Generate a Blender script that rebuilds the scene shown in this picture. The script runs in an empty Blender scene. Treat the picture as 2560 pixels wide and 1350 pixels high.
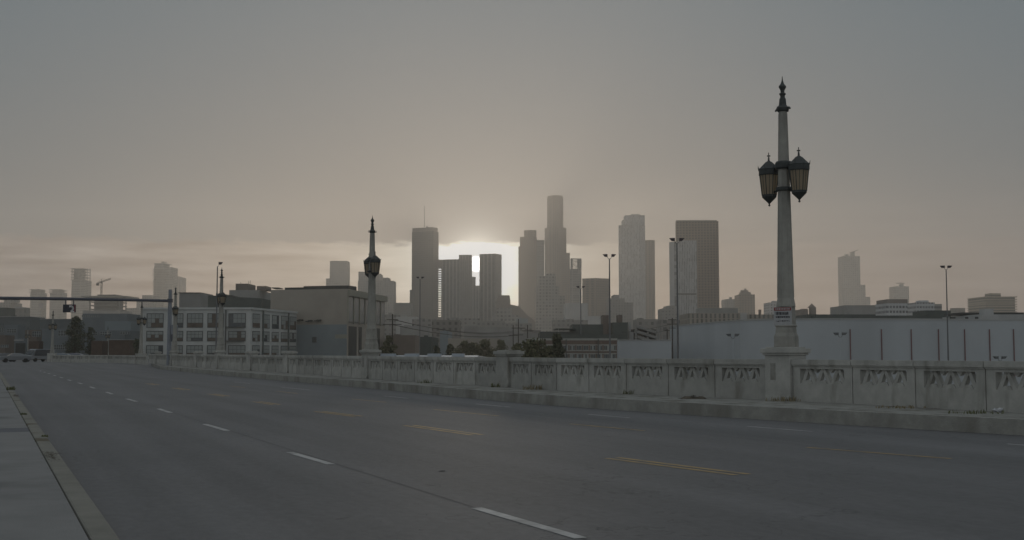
import bpy, bmesh, math, random
from mathutils import Vector, Matrix
random.seed(7)
R = math.radians
sc = bpy.context.scene
COL = sc.collection

# ------------------------------------------------------------------ camera
F, HZ, CX, CY, EYE = 3000.0, 880.0, 1280.0, 675.0, 1.6      # photo is 2560 x 1350
PITCH = math.atan((HZ - CY) / F)
cam_d = bpy.data.cameras.new('camera'); cam = bpy.data.objects.new('camera', cam_d); COL.objects.link(cam)
cam_d.sensor_width = 36.0; cam_d.lens = 36.0 * F / 2560.0
cam_d.clip_start = 0.1; cam_d.clip_end = 20000
cam.location = (0, 0, EYE); cam.rotation_euler = (R(90) + PITCH, 0, 0)
sc.camera = cam
sc.view_settings.view_transform = 'Standard'; sc.view_settings.look = 'None'
sc.view_settings.exposure = 0.0; sc.view_settings.gamma = 1.0
sc.cycles.use_denoising = True
sc.cycles.max_bounces = 6; sc.cycles.volume_bounces = 1; sc.cycles.diffuse_bounces = 3
sc.cycles.transparent_max_bounces = 16
sc.cycles.sample_clamp_indirect = 2.0

def ray(px, py):
    a, b = px - CX, CY - py
    c, s = math.cos(PITCH), math.sin(PITCH)
    return Vector((a, F * c - b * s, F * s + b * c))
def on_z(px, py, z=0.0):
    r = ray(px, py); return Vector((0, 0, EYE)) + r * ((z - EYE) / r.z)
def at_d(px, py, Y):
    r = ray(px, py); return Vector((0, 0, EYE)) + r * (Y / r.y)

SUN_PX = (1191, 660)
sd = ray(*SUN_PX).normalized()
SUN_EL = math.asin(sd.z); SUN_AZ = math.atan2(sd.x, sd.y)

# ------------------------------------------------------------------ world
def new_world():
    w = bpy.data.worlds.new('World'); sc.world = w; w.use_nodes = True
    nt = w.node_tree; nt.nodes.clear()
    N = nt.nodes.new; L = nt.links.new
    def val(x, sock):
        if isinstance(x, (int, float)): sock.default_value = x
        else: L(x, sock)
    def m(op, a, b=None, c=None, clamp=False):
        n = N('ShaderNodeMath'); n.operation = op; n.use_clamp = clamp
        val(a, n.inputs[0])
        if b is not None: val(b, n.inputs[1])
        if c is not None: val(c, n.inputs[2])
        return n.outputs[0]
    def sstep(x, a, b):
        n = N('ShaderNodeMapRange'); n.interpolation_type = 'SMOOTHSTEP'
        val(x, n.inputs[0]); n.inputs[1].default_value = a; n.inputs[2].default_value = b
        return n.outputs[0]
    def vec(c):
        n = N('ShaderNodeCombineXYZ')
        for i in range(3): val(c[i], n.inputs[i])
        return n.outputs[0]
    def vm(op, a, b=None, scale=None):
        n = N('ShaderNodeVectorMath'); n.operation = op
        if isinstance(a, tuple): n.inputs[0].default_value = a
        else: L(a, n.inputs[0])
        if b is not None:
            if isinstance(b, tuple): n.inputs[1].default_value = b
            else: L(b, n.inputs[1])
        if scale is not None: val(scale, n.inputs['Scale'])
        return n
    tc = N('ShaderNodeTexCoord'); d = vm('NORMALIZE', tc.outputs['Generated']).outputs[0]
    sp = N('ShaderNodeSeparateXYZ'); L(d, sp.inputs[0])
    el = m('MULTIPLY', m('ARCSINE', sp.outputs[2]), 57.2958)
    az = m('MULTIPLY', m('ARCTAN2', sp.outputs[0], sp.outputs[1]), 57.2958)
    dot = vm('DOT_PRODUCT', d, tuple(sd)).outputs['Value']
    th = m('MULTIPLY', m('ARCCOSINE', m('MINIMUM', dot, 0.9999999)), 57.2958)
    def ex(k): return m('EXPONENT', m('MULTIPLY', th, -1.0 / k))
    # cloud texture : streaks stretched along the horizon
    cv = vec((m('MULTIPLY', az, 0.10), m('MULTIPLY', el, 0.85), 0.0))
    nz = N('ShaderNodeTexNoise'); L(cv, nz.inputs['Vector']); nz.inputs['Scale'].default_value = 2.2
    nz.inputs['Detail'].default_value = 7; nz.inputs['Roughness'].default_value = 0.55
    cv2 = vec((m('MULTIPLY', az, 0.45), m('MULTIPLY', el, 1.6), 3.0))
    nz2 = N('ShaderNodeTexNoise'); L(cv2, nz2.inputs['Vector']); nz2.inputs['Scale'].default_value = 1.7
    nz2.inputs['Detail'].default_value = 6
    n1 = m('SUBTRACT', nz.outputs[0], 0.5); n2 = m('SUBTRACT', nz2.outputs[0], 0.5)
    # lower edge of the grey cloud sheet
    edge = m('ADD', m('ADD', 5.17, m('MULTIPLY', n2, 0.75)), m('MULTIPLY', m('ABSOLUTE', m('ADD', az, 1.7)), -0.004))
    below = m('SUBTRACT', 1.0, sstep(m('SUBTRACT', el, edge), -0.13, 0.13))
    fade_r = m('SUBTRACT', 1.0, m('MULTIPLY', sstep(az, 1.5, 6.0), 0.75))   # the edge dissolves to the right
    soft = m('SUBTRACT', 1.0, sstep(el, 2.5, 9.5))
    band = m('ADD', m('MULTIPLY', below, fade_r), m('MULTIPLY', soft, m('SUBTRACT', 1.0, fade_r)))
    # base veil
    up = sstep(el, 0.0, 22.0)
    hi = sstep(el, 18.0, 80.0)
    side = sstep(th, 2.0, 32.0)
    back = sstep(th, 40.0, 140.0)
    def lerp(a, b, t):
        n = N('ShaderNodeMix'); n.data_type = 'RGBA'; L(t, n.inputs[0])
        for s, v in ((n.inputs[6], a), (n.inputs[7], b)):
            if isinstance(v, tuple): s.default_value = (*v, 1)
            else: L(v, s)
        return n.outputs[2]
    base = lerp((SKY_LOW), (SKY_UP), up)
    base = lerp(base, SKY_SIDE, m('MULTIPLY', side, m('MULTIPLY', up, 0.95)))
    base = lerp(base, SKY_ZEN, hi)
    base = lerp(base, SKY_BACK, back)
    def add(a, col, k):
        n = vm('SCALE', col, scale=k).outputs[0]
        return vm('ADD', a, n).outputs[0]
    s = add(base, (0.04, 0.065, 0.085), m('MULTIPLY', ex(5.0), GL[0]))
    s = add(s, (4.5, 4.3, 3.7), m('MULTIPLY', ex(0.60), GL[1]))
    s = add(s, (0.10, 0.095, 0.06), m('MULTIPLY', band, ex(9.0)))
    s = add(s, (0.072, 0.036, 0.018), m('MULTIPLY', band, m('SUBTRACT', 1.0, back)))
    s = add(s, (1.5, 1.53, 1.35), m('MULTIPLY', band, m('MULTIPLY', ex(2.7), GL[2])))
    # streaks: stronger in the low band
    amp = m('ADD', 0.03, m('MULTIPLY', m('MULTIPLY', band, fade_r), 0.5))
    s = add(s, (1, 0.96, 0.88), m('MULTIPLY', m('MULTIPLY', n1, amp), m('SUBTRACT', 1.0, sstep(el, 5.0, 9.0))))
    nish = N('ShaderNodeTexSky'); nish.sky_type = 'NISHITA'; nish.sun_disc = False
    nish.sun_elevation = SUN_EL; nish.sun_rotation = SUN_AZ; nish.altitude = 80
    nish.air_density = 1.0; nish.dust_density = 2.0
    s = add(s, nish.outputs[0], NISH)
    disc = m('SUBTRACT', 1.0, sstep(th, 0.28, 0.42))
    s = vm('MINIMUM', s, (1.18, 1.18, 1.16)).outputs[0]
    s = add(s, (3.0, 2.9, 2.7), disc)
    bg = N('ShaderNodeBackground'); L(s, bg.inputs[0]); bg.inputs[1].default_value = 1.0
    out = N('ShaderNodeOutputWorld'); L(bg.outputs[0], out.inputs[0])
SKY_LOW = (0.150, 0.150, 0.152); SKY_UP = (0.150, 0.180, 0.205); SKY_SIDE = (0.100, 0.140, 0.168)
SKY_ZEN = (0.44, 0.46, 0.47); SKY_BACK = (0.27, 0.29, 0.305)
GL = (1.0, 1.0, 1.0); NISH = 0.003
new_world()
sun_d = bpy.data.lights.new('sun', 'SUN'); sun = bpy.data.objects.new('sun', sun_d); COL.objects.link(sun)
sun_d.energy = 0.52; sun_d.angle = R(5.0); sun_d.color = (1.0, 0.86, 0.70)
sun.rotation_euler = (-sd).to_track_quat('-Z', 'Y').to_euler()
sun.location = (0, 0, 60)

HAZE_DENS, HAZE_G = 2.8e-4, 0.66

# ------------------------------------------------------------------ materials
MATS = {}
def mat(name, col, rough=0.8, spec=0.3, noise=0.0, nscale=3.0, metal=0.0, bump=0.0, bscale=40.0, stain=None):
    if name in MATS: return MATS[name]
    m = bpy.data.materials.new(name); m.use_nodes = True; MATS[name] = m
    nt = m.node_tree; b = nt.nodes['Principled BSDF']; N = nt.nodes.new; L = nt.links.new
    b.inputs['Base Color'].default_value = (*col, 1)
    b.inputs['Roughness'].default_value = rough; b.inputs['Specular IOR Level'].default_value = spec
    b.inputs['Metallic'].default_value = metal
    tc = N('ShaderNodeTexCoord')
    if noise:
        n = N('ShaderNodeTexNoise'); n.inputs['Scale'].default_value = nscale; n.inputs['Detail'].default_value = 8
        n.inputs['Roughness'].default_value = 0.65
        L(tc.outputs['Object'], n.inputs['Vector'])
        r = N('ShaderNodeMapRange'); r.inputs[1].default_value = 0.3; r.inputs[2].default_value = 0.7
        r.inputs[3].default_value = 1 - noise; r.inputs[4].default_value = 1 + noise
        L(n.outputs[0], r.inputs[0])
        v = N('ShaderNodeVectorMath'); v.operation = 'SCALE'; v.inputs[0].default_value = col
        L(r.outputs[0], v.inputs['Scale']); last = v.outputs[0]
        if name == 'old_concrete':
            oi = N('ShaderNodeObjectInfo'); rr = N('ShaderNodeMapRange'); rr.inputs[3].default_value = 0.87; rr.inputs[4].default_value = 1.12; L(oi.outputs['Random'], rr.inputs[0])
            v2 = N('ShaderNodeVectorMath'); v2.operation = 'SCALE'; L(last, v2.inputs[0]); L(rr.outputs[0], v2.inputs['Scale']); last = v2.outputs[0]
        if stain:   # (colour, scale, low, high, vertical squash)
            n2 = N('ShaderNodeTexNoise'); n2.inputs['Scale'].default_value = stain[1]; n2.inputs['Detail'].default_value = 6
            mp = N('ShaderNodeMapping'); mp.inputs['Scale'].default_value = (1, 1, stain[4])
            L(tc.outputs['Object'], mp.inputs[0]); L(mp.outputs[0], n2.inputs['Vector'])
            r2 = N('ShaderNodeMapRange'); r2.inputs[1].default_value = stain[2]; r2.inputs[2].default_value = stain[3]
            L(n2.outputs[0], r2.inputs[0])
            mx = N('ShaderNodeMix'); mx.data_type = 'RGBA'; L(r2.outputs[0], mx.inputs[0]); L(last, mx.inputs[6])
            mx.inputs[7].default_value = (*stain[0], 1); last = mx.outputs[2]
        L(last, b.inputs['Base Color'])
    if bump:
        n = N('ShaderNodeTexNoise'); n.inputs['Scale'].default_value = bscale; n.inputs['Detail'].default_value = 5
        L(tc.outputs['Object'], n.inputs['Vector'])
        bp = N('ShaderNodeBump'); bp.inputs['Strength'].default_value = bump; bp.inputs['Distance'].default_value = 0.02
        L(n.outputs[0], bp.inputs['Height']); L(bp.outputs[0], b.inputs['Normal'])
    return m

def facade(name, wall, glass, sx=3.0, sz=3.6, wx=0.5, wz=0.5, grough=0.35, off=0.0):
    """repeating window openings as a procedural surface pattern, in metres"""
    if name in MATS: return MATS[name]
    m = bpy.data.materials.new(name); m.use_nodes = True; MATS[name] = m
    nt = m.node_tree; b = nt.nodes['Principled BSDF']; N = nt.nodes.new; L = nt.links.new
    tc = N('ShaderNodeTexCoord'); sp = N('ShaderNodeSeparateXYZ'); L(tc.outputs['Object'], sp.inputs[0])
    def M(op, a, c):
        n = N('ShaderNodeMath'); n.operation = op
        for i, v in enumerate((a, c)):
            if isinstance(v, (int, float)): n.inputs[i].default_value = v
            else: L(v, n.inputs[i])
        return n.outputs[0]
    h = M('ADD', sp.outputs[0], M('MULTIPLY', sp.outputs[1], 0.731))
    fx = M('FRACT', M('DIVIDE', M('ADD', h, 1000.0 + off), sx), 0); fz = M('FRACT', M('DIVIDE', M('ADD', sp.outputs[2], 1000.0), sz), 0)
    mx_ = M('LESS_THAN', fx, wx); mz_ = M('LESS_THAN', fz, wz)
    k = M('MULTIPLY', mx_, mz_)
    geo = N('ShaderNodeNewGeometry'); sn = N('ShaderNodeSeparateXYZ'); L(geo.outputs['Normal'], sn.inputs[0])
    k = M('MULTIPLY', k, M('LESS_THAN', sn.outputs[2], 0.5))
    # random tone per window: blinds, dark rooms
    fl = N('ShaderNodeCombineXYZ'); L(M('FLOOR', M('DIVIDE', M('ADD', h, 1000.0 + off), sx), 0), fl.inputs[0]); L(M('FLOOR', M('DIVIDE', M('ADD', sp.outputs[2], 1000.0), sz), 0), fl.inputs[1])
    wn = N('ShaderNodeTexWhiteNoise'); wn.noise_dimensions = '2D'; L(fl.outputs[0], wn.inputs['Vector'])
    gs = N('ShaderNodeVectorMath'); gs.operation = 'SCALE'; gs.inputs[0].default_value = glass
    L(M('ADD', M('MULTIPLY', wn.outputs['Value'], 1.1), 0.45), gs.inputs['Scale'])
    nz = N('ShaderNodeTexNoise'); nz.inputs['Scale'].default_value = 0.06; nz.inputs['Detail'].default_value = 6; L(tc.outputs['Object'], nz.inputs['Vector'])
    ws = N('ShaderNodeVectorMath'); ws.operation = 'SCALE'; ws.inputs[0].default_value = wall
    L(M('ADD', M('MULTIPLY', nz.outputs[0], 0.5), 0.75), ws.inputs['Scale'])
    mix = N('ShaderNodeMix'); mix.data_type = 'RGBA'; L(k, mix.inputs[0]); L(ws.outputs[0], mix.inputs[6]); L(gs.outputs[0], mix.inputs[7])
    L(mix.outputs[2], b.inputs['Base Color'])
    L(M('SUBTRACT', 0.95, M('MULTIPLY', k, 0.35 - grough*0.3)), b.inputs['Roughness'])
    b.inputs['Specular IOR Level'].default_value = 0.04
    return m

# ------------------------------------------------------------------ mesh builder
class MB:
    def __init__(s): s.v = []; s.f = []; s.smooth = False
    def add(s, vs, fs):
        o = len(s.v); s.v += [tuple(v) for v in vs]; s.f += [tuple(i + o for i in f) for f in fs]; return s
    def box(s, x0, x1, y0, y1, z0, z1):
        return s.add([(x0,y0,z0),(x1,y0,z0),(x1,y1,z0),(x0,y1,z0),(x0,y0,z1),(x1,y0,z1),(x1,y1,z1),(x0,y1,z1)],
                     [(0,3,2,1),(4,5,6,7),(0,1,5,4),(1,2,6,5),(2,3,7,6),(3,0,4,7)])
    def prism(s, pts, z0, z1, top=None):
        n = len(pts); top = top or pts
        if not isinstance(z1, (list, tuple)): z1 = [z1] * n
        if not isinstance(z0, (list, tuple)): z0 = [z0] * n
        vs = [(p[0], p[1], z0[i]) for i, p in enumerate(pts)] + [(p[0], p[1], z1[i]) for i, p in enumerate(top)]
        return s.add(vs, [tuple(reversed(range(n))), tuple(range(n, 2*n))] + [(i, (i+1) % n, n+(i+1) % n, n+i) for i in range(n)])
    def obox(s, o, u, l0, l1, w0, w1, z0, z1):
        """box along unit plan direction u from point o: length l0..l1, across w0..w1 (to the right of u)"""
        u = Vector((u[0], u[1])); n = Vector((u.y, -u.x)); o = Vector((o[0], o[1]))
        ps = [o+u*l0+n*w0, o+u*l0+n*w1, o+u*l1+n*w1, o+u*l1+n*w0]
        return s.prism([(p.x, p.y) for p in ps], z0, z1)
    def lathe(s, prof, c=(0,0), n=8, rot=0.0):
        vs = []; fs = []
        for r, z in prof:
            for i in range(n):
                a = rot + 2*math.pi*i/n; vs.append((c[0]+r*math.cos(a), c[1]+r*math.sin(a), z))
        for k in range(len(prof)-1):
            for i in range(n):
                j = (i+1) % n; fs.append((k*n+i, k*n+j, (k+1)*n+j, (k+1)*n+i))
        fs.append(tuple(reversed(range(n)))); fs.append(tuple(range((len(prof)-1)*n, len(prof)*n)))
        return s.add(vs, fs)
    def tube(s, pts, r, n=6):
        rs = r if isinstance(r, (list, tuple)) else [r]*len(pts)
        vs = []; fs = []
        P = [Vector(p) for p in pts]
        for k, p in enumerate(P):
            t = (P[min(k+1, len(P)-1)] - P[max(k-1, 0)]).normalized()
            a = Vector((0,0,1)) if abs(t.z) < 0.9 else Vector((1,0,0))
            e1 = t.cross(a).normalized(); e2 = t.cross(e1)
            for i in range(n):
                q = 2*math.pi*i/n; v = p + (e1*math.cos(q) + e2*math.sin(q))*rs[k]; vs.append(tuple(v))
        for k in range(len(P)-1):
            for i in range(n):
                j = (i+1) % n; fs.append((k*n+i, k*n+j, (k+1)*n+j, (k+1)*n+i))
        fs.append(tuple(reversed(range(n)))); fs.append(tuple(range((len(P)-1)*n, len(P)*n)))
        return s.add(vs, fs)
    def build(s, name, material, parent=None, smooth=False, bevel=0.0):
        off = Vector((0,0,0))
        if parent is not None:
            q = parent
            while q is not None: off += q.location; q = q.parent
        me = bpy.data.meshes.new(name); me.from_pydata([tuple(Vector(v)-off) for v in s.v], [], s.f)
        bm = bmesh.new(); bm.from_mesh(me); bmesh.ops.recalc_face_normals(bm, faces=bm.faces); bm.to_mesh(me); bm.free()
        me.materials.append(material)
        if smooth: me.polygons.foreach_set('use_smooth', [True]*len(me.polygons))
        o = bpy.data.objects.new(name, me); COL.objects.link(o)
        if parent is not None: o.parent = parent
        if bevel:
            b = o.modifiers.new('bevel', 'BEVEL'); b.width = bevel; b.segments = 2; b.limit_method = 'ANGLE'
        return o
def tag(o, label=None, cat=None, group=None, kind=None):
    if label: o['label'] = label
    if cat: o['category'] = cat
    if group: o['group'] = group
    if kind: o['kind'] = kind
    return o
def thing(name, loc, label, cat, group=None, rz=0.0):
    o = bpy.data.objects.new(name, None); COL.objects.link(o); o.location = loc; o.rotation_euler = (0,0,rz)
    o.empty_display_size = 0.3
    return tag(o, label, cat, group)
def dup(root, loc, rz, label, group=None, scale=1.0):
    def cp(o, parent):
        c = o.copy(); COL.objects.link(c)
        if parent is not None: c.parent = parent
        for ch in o.children: cp(ch, c)
        return c
    r = cp(root, None); r.location = loc; r.rotation_euler = (0,0,rz); r.scale = (scale,)*3
    r['label'] = label
    if group: r['group'] = group
    return r

# ------------------------------------------------------------------ plan lines, from points on the ground
def catmull(P, step=0.5):
    out = []
    for i in range(len(P)-1):
        p0 = P[max(i-1,0)]; p1 = P[i]; p2 = P[i+1]; p3 = P[min(i+2, len(P)-1)]
        n = max(2, int((p2-p1).length/step))
        for k in range(n):
            t = k/n
            out.append(0.5*((2*p1)+(p2-p0)*t+(2*p0-5*p1+4*p2-p3)*t*t+(3*p1-p0-3*p2+p3)*t**3))
    out.append(P[-1]); return out
def xy(v): return Vector((v.x, v.y))
curbP = [xy(on_z(px, py)) for px, py in ((2560,1089),(2060,1059),(1700,1036),(1400,1015),(1219,1000),(900,969),(567,940),(400,923.5))]
d0 = (curbP[0]-curbP[1]).normalized()
curbP = [curbP[0]+d0*18, curbP[0]+d0*8] + curbP
CURB = catmull(curbP)
CURB_H = 0.30
parP = [xy(on_z(px, py, CURB_H)) for px, py in ((2560,1033),(2060,1006),(1700,990.5),(1400,976.5),(1219,964.7),(940,948),(700,931),(450,915.5),(372,908))]
d1 = (parP[0]-parP[1]).normalized()
parP = [parP[0]+d1*18, parP[0]+d1*8] + parP
PAR = catmull(parP)
PAR_H = 1.10           # parapet height above the ledge
def cross_px(line, px):
    """arc length and point where the image column px meets a plan line"""
    k = (px-CX)/(F*math.cos(PITCH)+0.0)
    s = 0
    for a, b in zip(line, line[1:]):
        fa, fb = a.x-k*a.y, b.x-k*b.y
        if fa >= 0 > fb:
            t = fa/(fa-fb); return s+(b-a).length*t, a.lerp(b, t), (b-a).normalized()
        s += (b-a).length
    return None
def at_s(line, s):
    for a, b in zip(line, line[1:]):
        l = (b-a).length
        if s <= l: return a.lerp(b, s/l), (b-a).normalized()
        s -= l
    return line[-1], (line[-1]-line[-2]).normalized()
def length(line): return sum((b-a).length for a, b in zip(line, line[1:]))
def offset(line, d):   # to the right of travel when d>0
    out = []
    for i, p in enumerate(line):
        t = (line[min(i+1,len(line)-1)]-line[max(i-1,0)]).normalized(); out.append(p+Vector((t.y,-t.x))*d)
    return out
La = xy(on_z(303,1350,0.2)); Lb = xy(on_z(33,974,0.2)); LU = (Lb-La).normalized(); LN = Vector((-LU.y, LU.x))  # LN points left

# ------------------------------------------------------------------ setting: ground, road, kerbs
GZ = -6.0
m_ground = mat('ground_dust', (0.16,0.15,0.13), 0.95, 0.1, 0.25, 0.05)
def ground_h(x, y):
    def ss(a, b, t): t = min(1, max(0, (t-a)/(b-a))); return t*t*(3-2*t)
    # street level on the far left, rail yard level elsewhere
    lef = ss(-30, -50, x + 0.28*(y-170)) * ss(60, 150, y)
    near = 0.0
    return GZ + (-0.12-GZ)*max(lef, near)
xs = [-1850,-1400,-1000,-700,-500,-400,-320] + list(range(-260, 141, 10)) + [200,300,450,700,1000,1400,1850]
ys = [-60,-30] + list(range(0, 421, 10)) + [500,650,900,1200,1700,2300,2880]
g = MB(); W = len(xs)
g.v = [(x, y, ground_h(x, y)) for y in ys for x in xs]
g.f = [(j*W+i, j*W+i+1, (j+1)*W+i+1, (j+1)*W+i) for j in range(len(ys)-1) for i in range(W-1)]
tag(g.build('ground', m_ground, smooth=True), kind='structure')

def asphalt():
    m = bpy.data.materials.new('asphalt'); m.use_nodes = True; MATS['asphalt'] = m
    nt = m.node_tree; b = nt.nodes['Principled BSDF']; N = nt.nodes.new; L = nt.links.new
    tc = N('ShaderNodeTexCoord')
    rot = N('ShaderNodeMapping'); rot.inputs['Rotation'].default_value = (0, 0, -math.atan2(LU.y, LU.x)); L(tc.outputs['Object'], rot.inputs[0])
    def noise(scale, stretch, detail=6, rough=0.6):
        mp = N('ShaderNodeMapping'); mp.inputs['Scale'].default_value = stretch; L(rot.outputs[0], mp.inputs[0])
        n = N('ShaderNodeTexNoise'); n.inputs['Scale'].default_value = scale; n.inputs['Detail'].default_value = detail
        n.inputs['Roughness'].default_value = rough; L(mp.outputs[0], n.inputs['Vector']); return n.outputs[0]
    def M(op, a, c):
        n = N('ShaderNodeMath'); n.operation = op
        for i, v in enumerate((a, c)):
            if isinstance(v, (int, float)): n.inputs[i].default_value = v
            else: L(v, n.inputs[i])
        return n.outputs[0]
    big = noise(0.5, (0.10, 1, 1)); tracks = noise(1.0, (0.02, 0.9, 1), 3); grain = noise(70, (1,1,1), 3, 0.8); patch = noise(0.25, (1,1,1), 3); mid = noise(9, (0.6,1,1), 6, 0.75)
    v = M('ADD', M('MULTIPLY', M('SUBTRACT', big, 0.5), 0.5), 1.0)
    v = M('ADD', v, M('MULTIPLY', M('SUBTRACT', tracks, 0.5), 0.85))
    v = M('ADD', v, M('MULTIPLY', M('SUBTRACT', grain, 0.5), 0.55))
    v = M('ADD', v, M('MULTIPLY', M('SUBTRACT', patch, 0.5), 0.4))
    v = M('ADD', v, M('MULTIPLY', M('SUBTRACT', mid, 0.5), 1.1))
    # tar-sealed cracks: thin wandering lines
    vo = N('ShaderNodeTexVoronoi'); vo.feature = 'DISTANCE_TO_EDGE'; vo.inputs['Scale'].default_value = 0.16
    wob = N('ShaderNodeVectorMath'); wob.operation = 'ADD'; L(rot.outputs[0], wob.inputs[0])
    nn = N('ShaderNodeTexNoise'); nn.inputs['Scale'].default_value = 0.8; nn.inputs['Detail'].default_value = 5; L(rot.outputs[0], nn.inputs['Vector'])
    sc_ = N('ShaderNodeVectorMath'); sc_.operation = 'SCALE'; sc_.inputs['Scale'].default_value = 2.0; L(nn.outputs['Color'], sc_.inputs[0]); L(sc_.outputs[0], wob.inputs[1])
    L(wob.outputs[0], vo.inputs['Vector'])
    cr = M('LESS_THAN', vo.outputs['Distance'], 0.0016)
    v = M('MULTIPLY', v, M('SUBTRACT', 1.0, M('MULTIPLY', cr, 0.35)))
    c = N('ShaderNodeVectorMath'); c.operation = 'SCALE'; c.inputs[0].default_value = ASPH; L(v, c.inputs['Scale'])
    L(c.outputs[0], b.inputs['Base Color'])
    b.inputs['Roughness'].default_value = 0.72; b.inputs['Specular IOR Level'].default_value = 0.62
    bp = N('ShaderNodeBump'); bp.inputs['Strength'].default_value = 0.5; bp.inputs['Distance'].default_value = 0.01
    L(grain, bp.inputs['Height']); L(bp.outputs[0], b.inputs['Normal'])
    return m
ASPH = (0.106, 0.106, 0.109)
m_asph = asphalt()
m_conc = mat('old_concrete', (0.42,0.415,0.385), 0.9, 0.2, 0.16, 2.2, bump=0.5, bscale=25, stain=((0.21,0.20,0.17), 2.2, 0.54, 0.80, 0.22))
m_curb = mat('kerb_concrete', (0.33,0.325,0.295), 0.9, 0.2, 0.2, 2.5, bump=0.5, bscale=25, stain=((0.20,0.19,0.165), 0.9, 0.5, 0.72, 0.4))
m_ledge = mat('ledge_concrete', (0.27,0.27,0.25), 0.9, 0.2, 0.2, 2.5, bump=0.4, bscale=25, stain=((0.12,0.11,0.09), 1.8, 0.5, 0.7, 1))
m_walk = mat('sidewalk_concrete', (0.225,0.225,0.222), 0.9, 0.2, 0.10, 1.2, bump=0.4, bscale=60, stain=((0.13,0.13,0.13), 0.5, 0.55, 0.75, 1))
m_walkcurb = mat('sidewalk_kerb_concrete', (0.215,0.21,0.185), 0.9, 0.2, 0.14, 2.0, bump=0.4, bscale=40, stain=((0.10,0.085,0.055), 0.9, 0.58, 0.72, 1))
m_tar = mat('joint_rubber', (0.045,0.046,0.05), 0.8, 0.3, 0.2, 5)
m_white = mat('white_road_paint', (0.42,0.42,0.415), 0.7, 0.3, 0.25, 6, stain=((0.2,0.2,0.2), 3.0, 0.5, 0.72, 1))
m_yellow = mat('yellow_road_paint', (0.36,0.255,0.11), 0.66, 0.38, 0.3, 6, stain=((0.18,0.155,0.12), 3.0, 0.48, 0.68, 1))

# the road deck: one sheet, left kerb line to the outer face of the parapet, opening to the far street
outer = offset(PAR, 0.8)
lft = [La - LU*18 + LN*3.2, La + LU*150 + LN*3.2]
far_street = [Vector((-104,160)), Vector((-150,170)), Vector((-150,232)), Vector((-60,232)), Vector((-46,190))]
ring = [tuple(lft[0]), *[tuple(p) for p in outer[::6]], tuple(outer[-1])]
ring += [(-44,158), (-46,232), (-160,232), (-160,150), tuple(lft[1])]
road = MB().prism(ring, -0.9, 0.0).build('road', m_asph); tag(road, kind='structure')

def strip(mb, a, b, w, z=0.004):
    u = (b-a).normalized(); n = Vector((-u.y, u.x))*w/2
    mb.add([(p.x,p.y,z) for p in (a-n, a+n, b+n, b-n)], [(0,3,2,1)])
def mark(p, q, w, m, off=0.0):
    a, b = xy(on_z(*p)), xy(on_z(*q)); u = (b-a).normalized(); n = Vector((-u.y,u.x))*off
    mb = MB(); strip(mb, a+n, b+n, w); mb.build('lane_marking', m, road)
# white broken line
W1 = [((1190,1270),(1452,1346)),((724,1131),(828,1161)),((512,1060.5),(568,1077)),((396,1022),(427,1032)),((317,997),(341,1004)),((265,980),(281,985.5)),((225,967),(237,971)),((195,957),(205,960)),((170,949.5),(178,952)),((150,943),(157,945)),((134,938),(139,939.8)),((120,933.5),(125,935)),((109,930),(113,931.2)),((100,927),(103,928))]
for p, q in W1: mark(p, q, 0.13, m_white)
Y1 = [((1515,1146),(1840,1188)),((1010,1064),(1180,1088)),((786,1029),(886,1041.5)),((632,1004),(682,1012)),((520,985),(560,991)),((430,970),(462,975)),((365,959),(388,962.5))]
for p, q in Y1:
    mark(p, q, 0.11, m_yellow); mark(p, q, 0.11, m_yellow, 0.22)
Y2 = [((2018,1119),(2378,1147)),((1425,1060),(1610,1077)),((1085,1024),(1245,1040)),((880,998),(965,1006)),((690,978),(745,984)),((575,965),(612,969))]
for p, q in Y2: mark(p, q, 0.10, m_yellow); 
W2 = [((2518,1110),(2700,1124)),((1868,1066),(2032,1079)),((1470,1036),(1574,1045)),((1190,1010),(1275,1018)),((960,990),(1020,996)),((702,968),(775,975)),((585,955),(625,959))]
for p, q in W2: mark(p, q, 0.09, m_white)
m_seam = mat('tar_seam', (0.088,0.088,0.091), 0.8, 0.2, 0.2, 8)
for a_, b_, w_ in (((170,949.5),(1190,1270),0.012),((1452,1346),(1700,1419),0.012)):
    mark(a_, b_, w_, m_seam) if False else (lambda p,q: (lambda mb: (strip(mb, p, q, w_, 0.0025), mb.build('tar_seam', m_seam, road)))(MB()))(xy(on_z(*a_)), xy(on_z(*b_)))
# oil spots and a dark patch
for (px, py, s) in ((1105,1178,0.045),):
    c = on_z(px, py); mb = MB(); n = 14
    pts = [(c.x+s*math.cos(i*2*math.pi/n)*random.uniform(.7,1.5), c.y+2.0*s*math.sin(i*2*math.pi/n)*random.uniform(.7,1.4), 0.004) for i in range(n)]
    mb.add(pts, [tuple(range(n))]); mb.build('tar_spot', m_tar, road)

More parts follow.
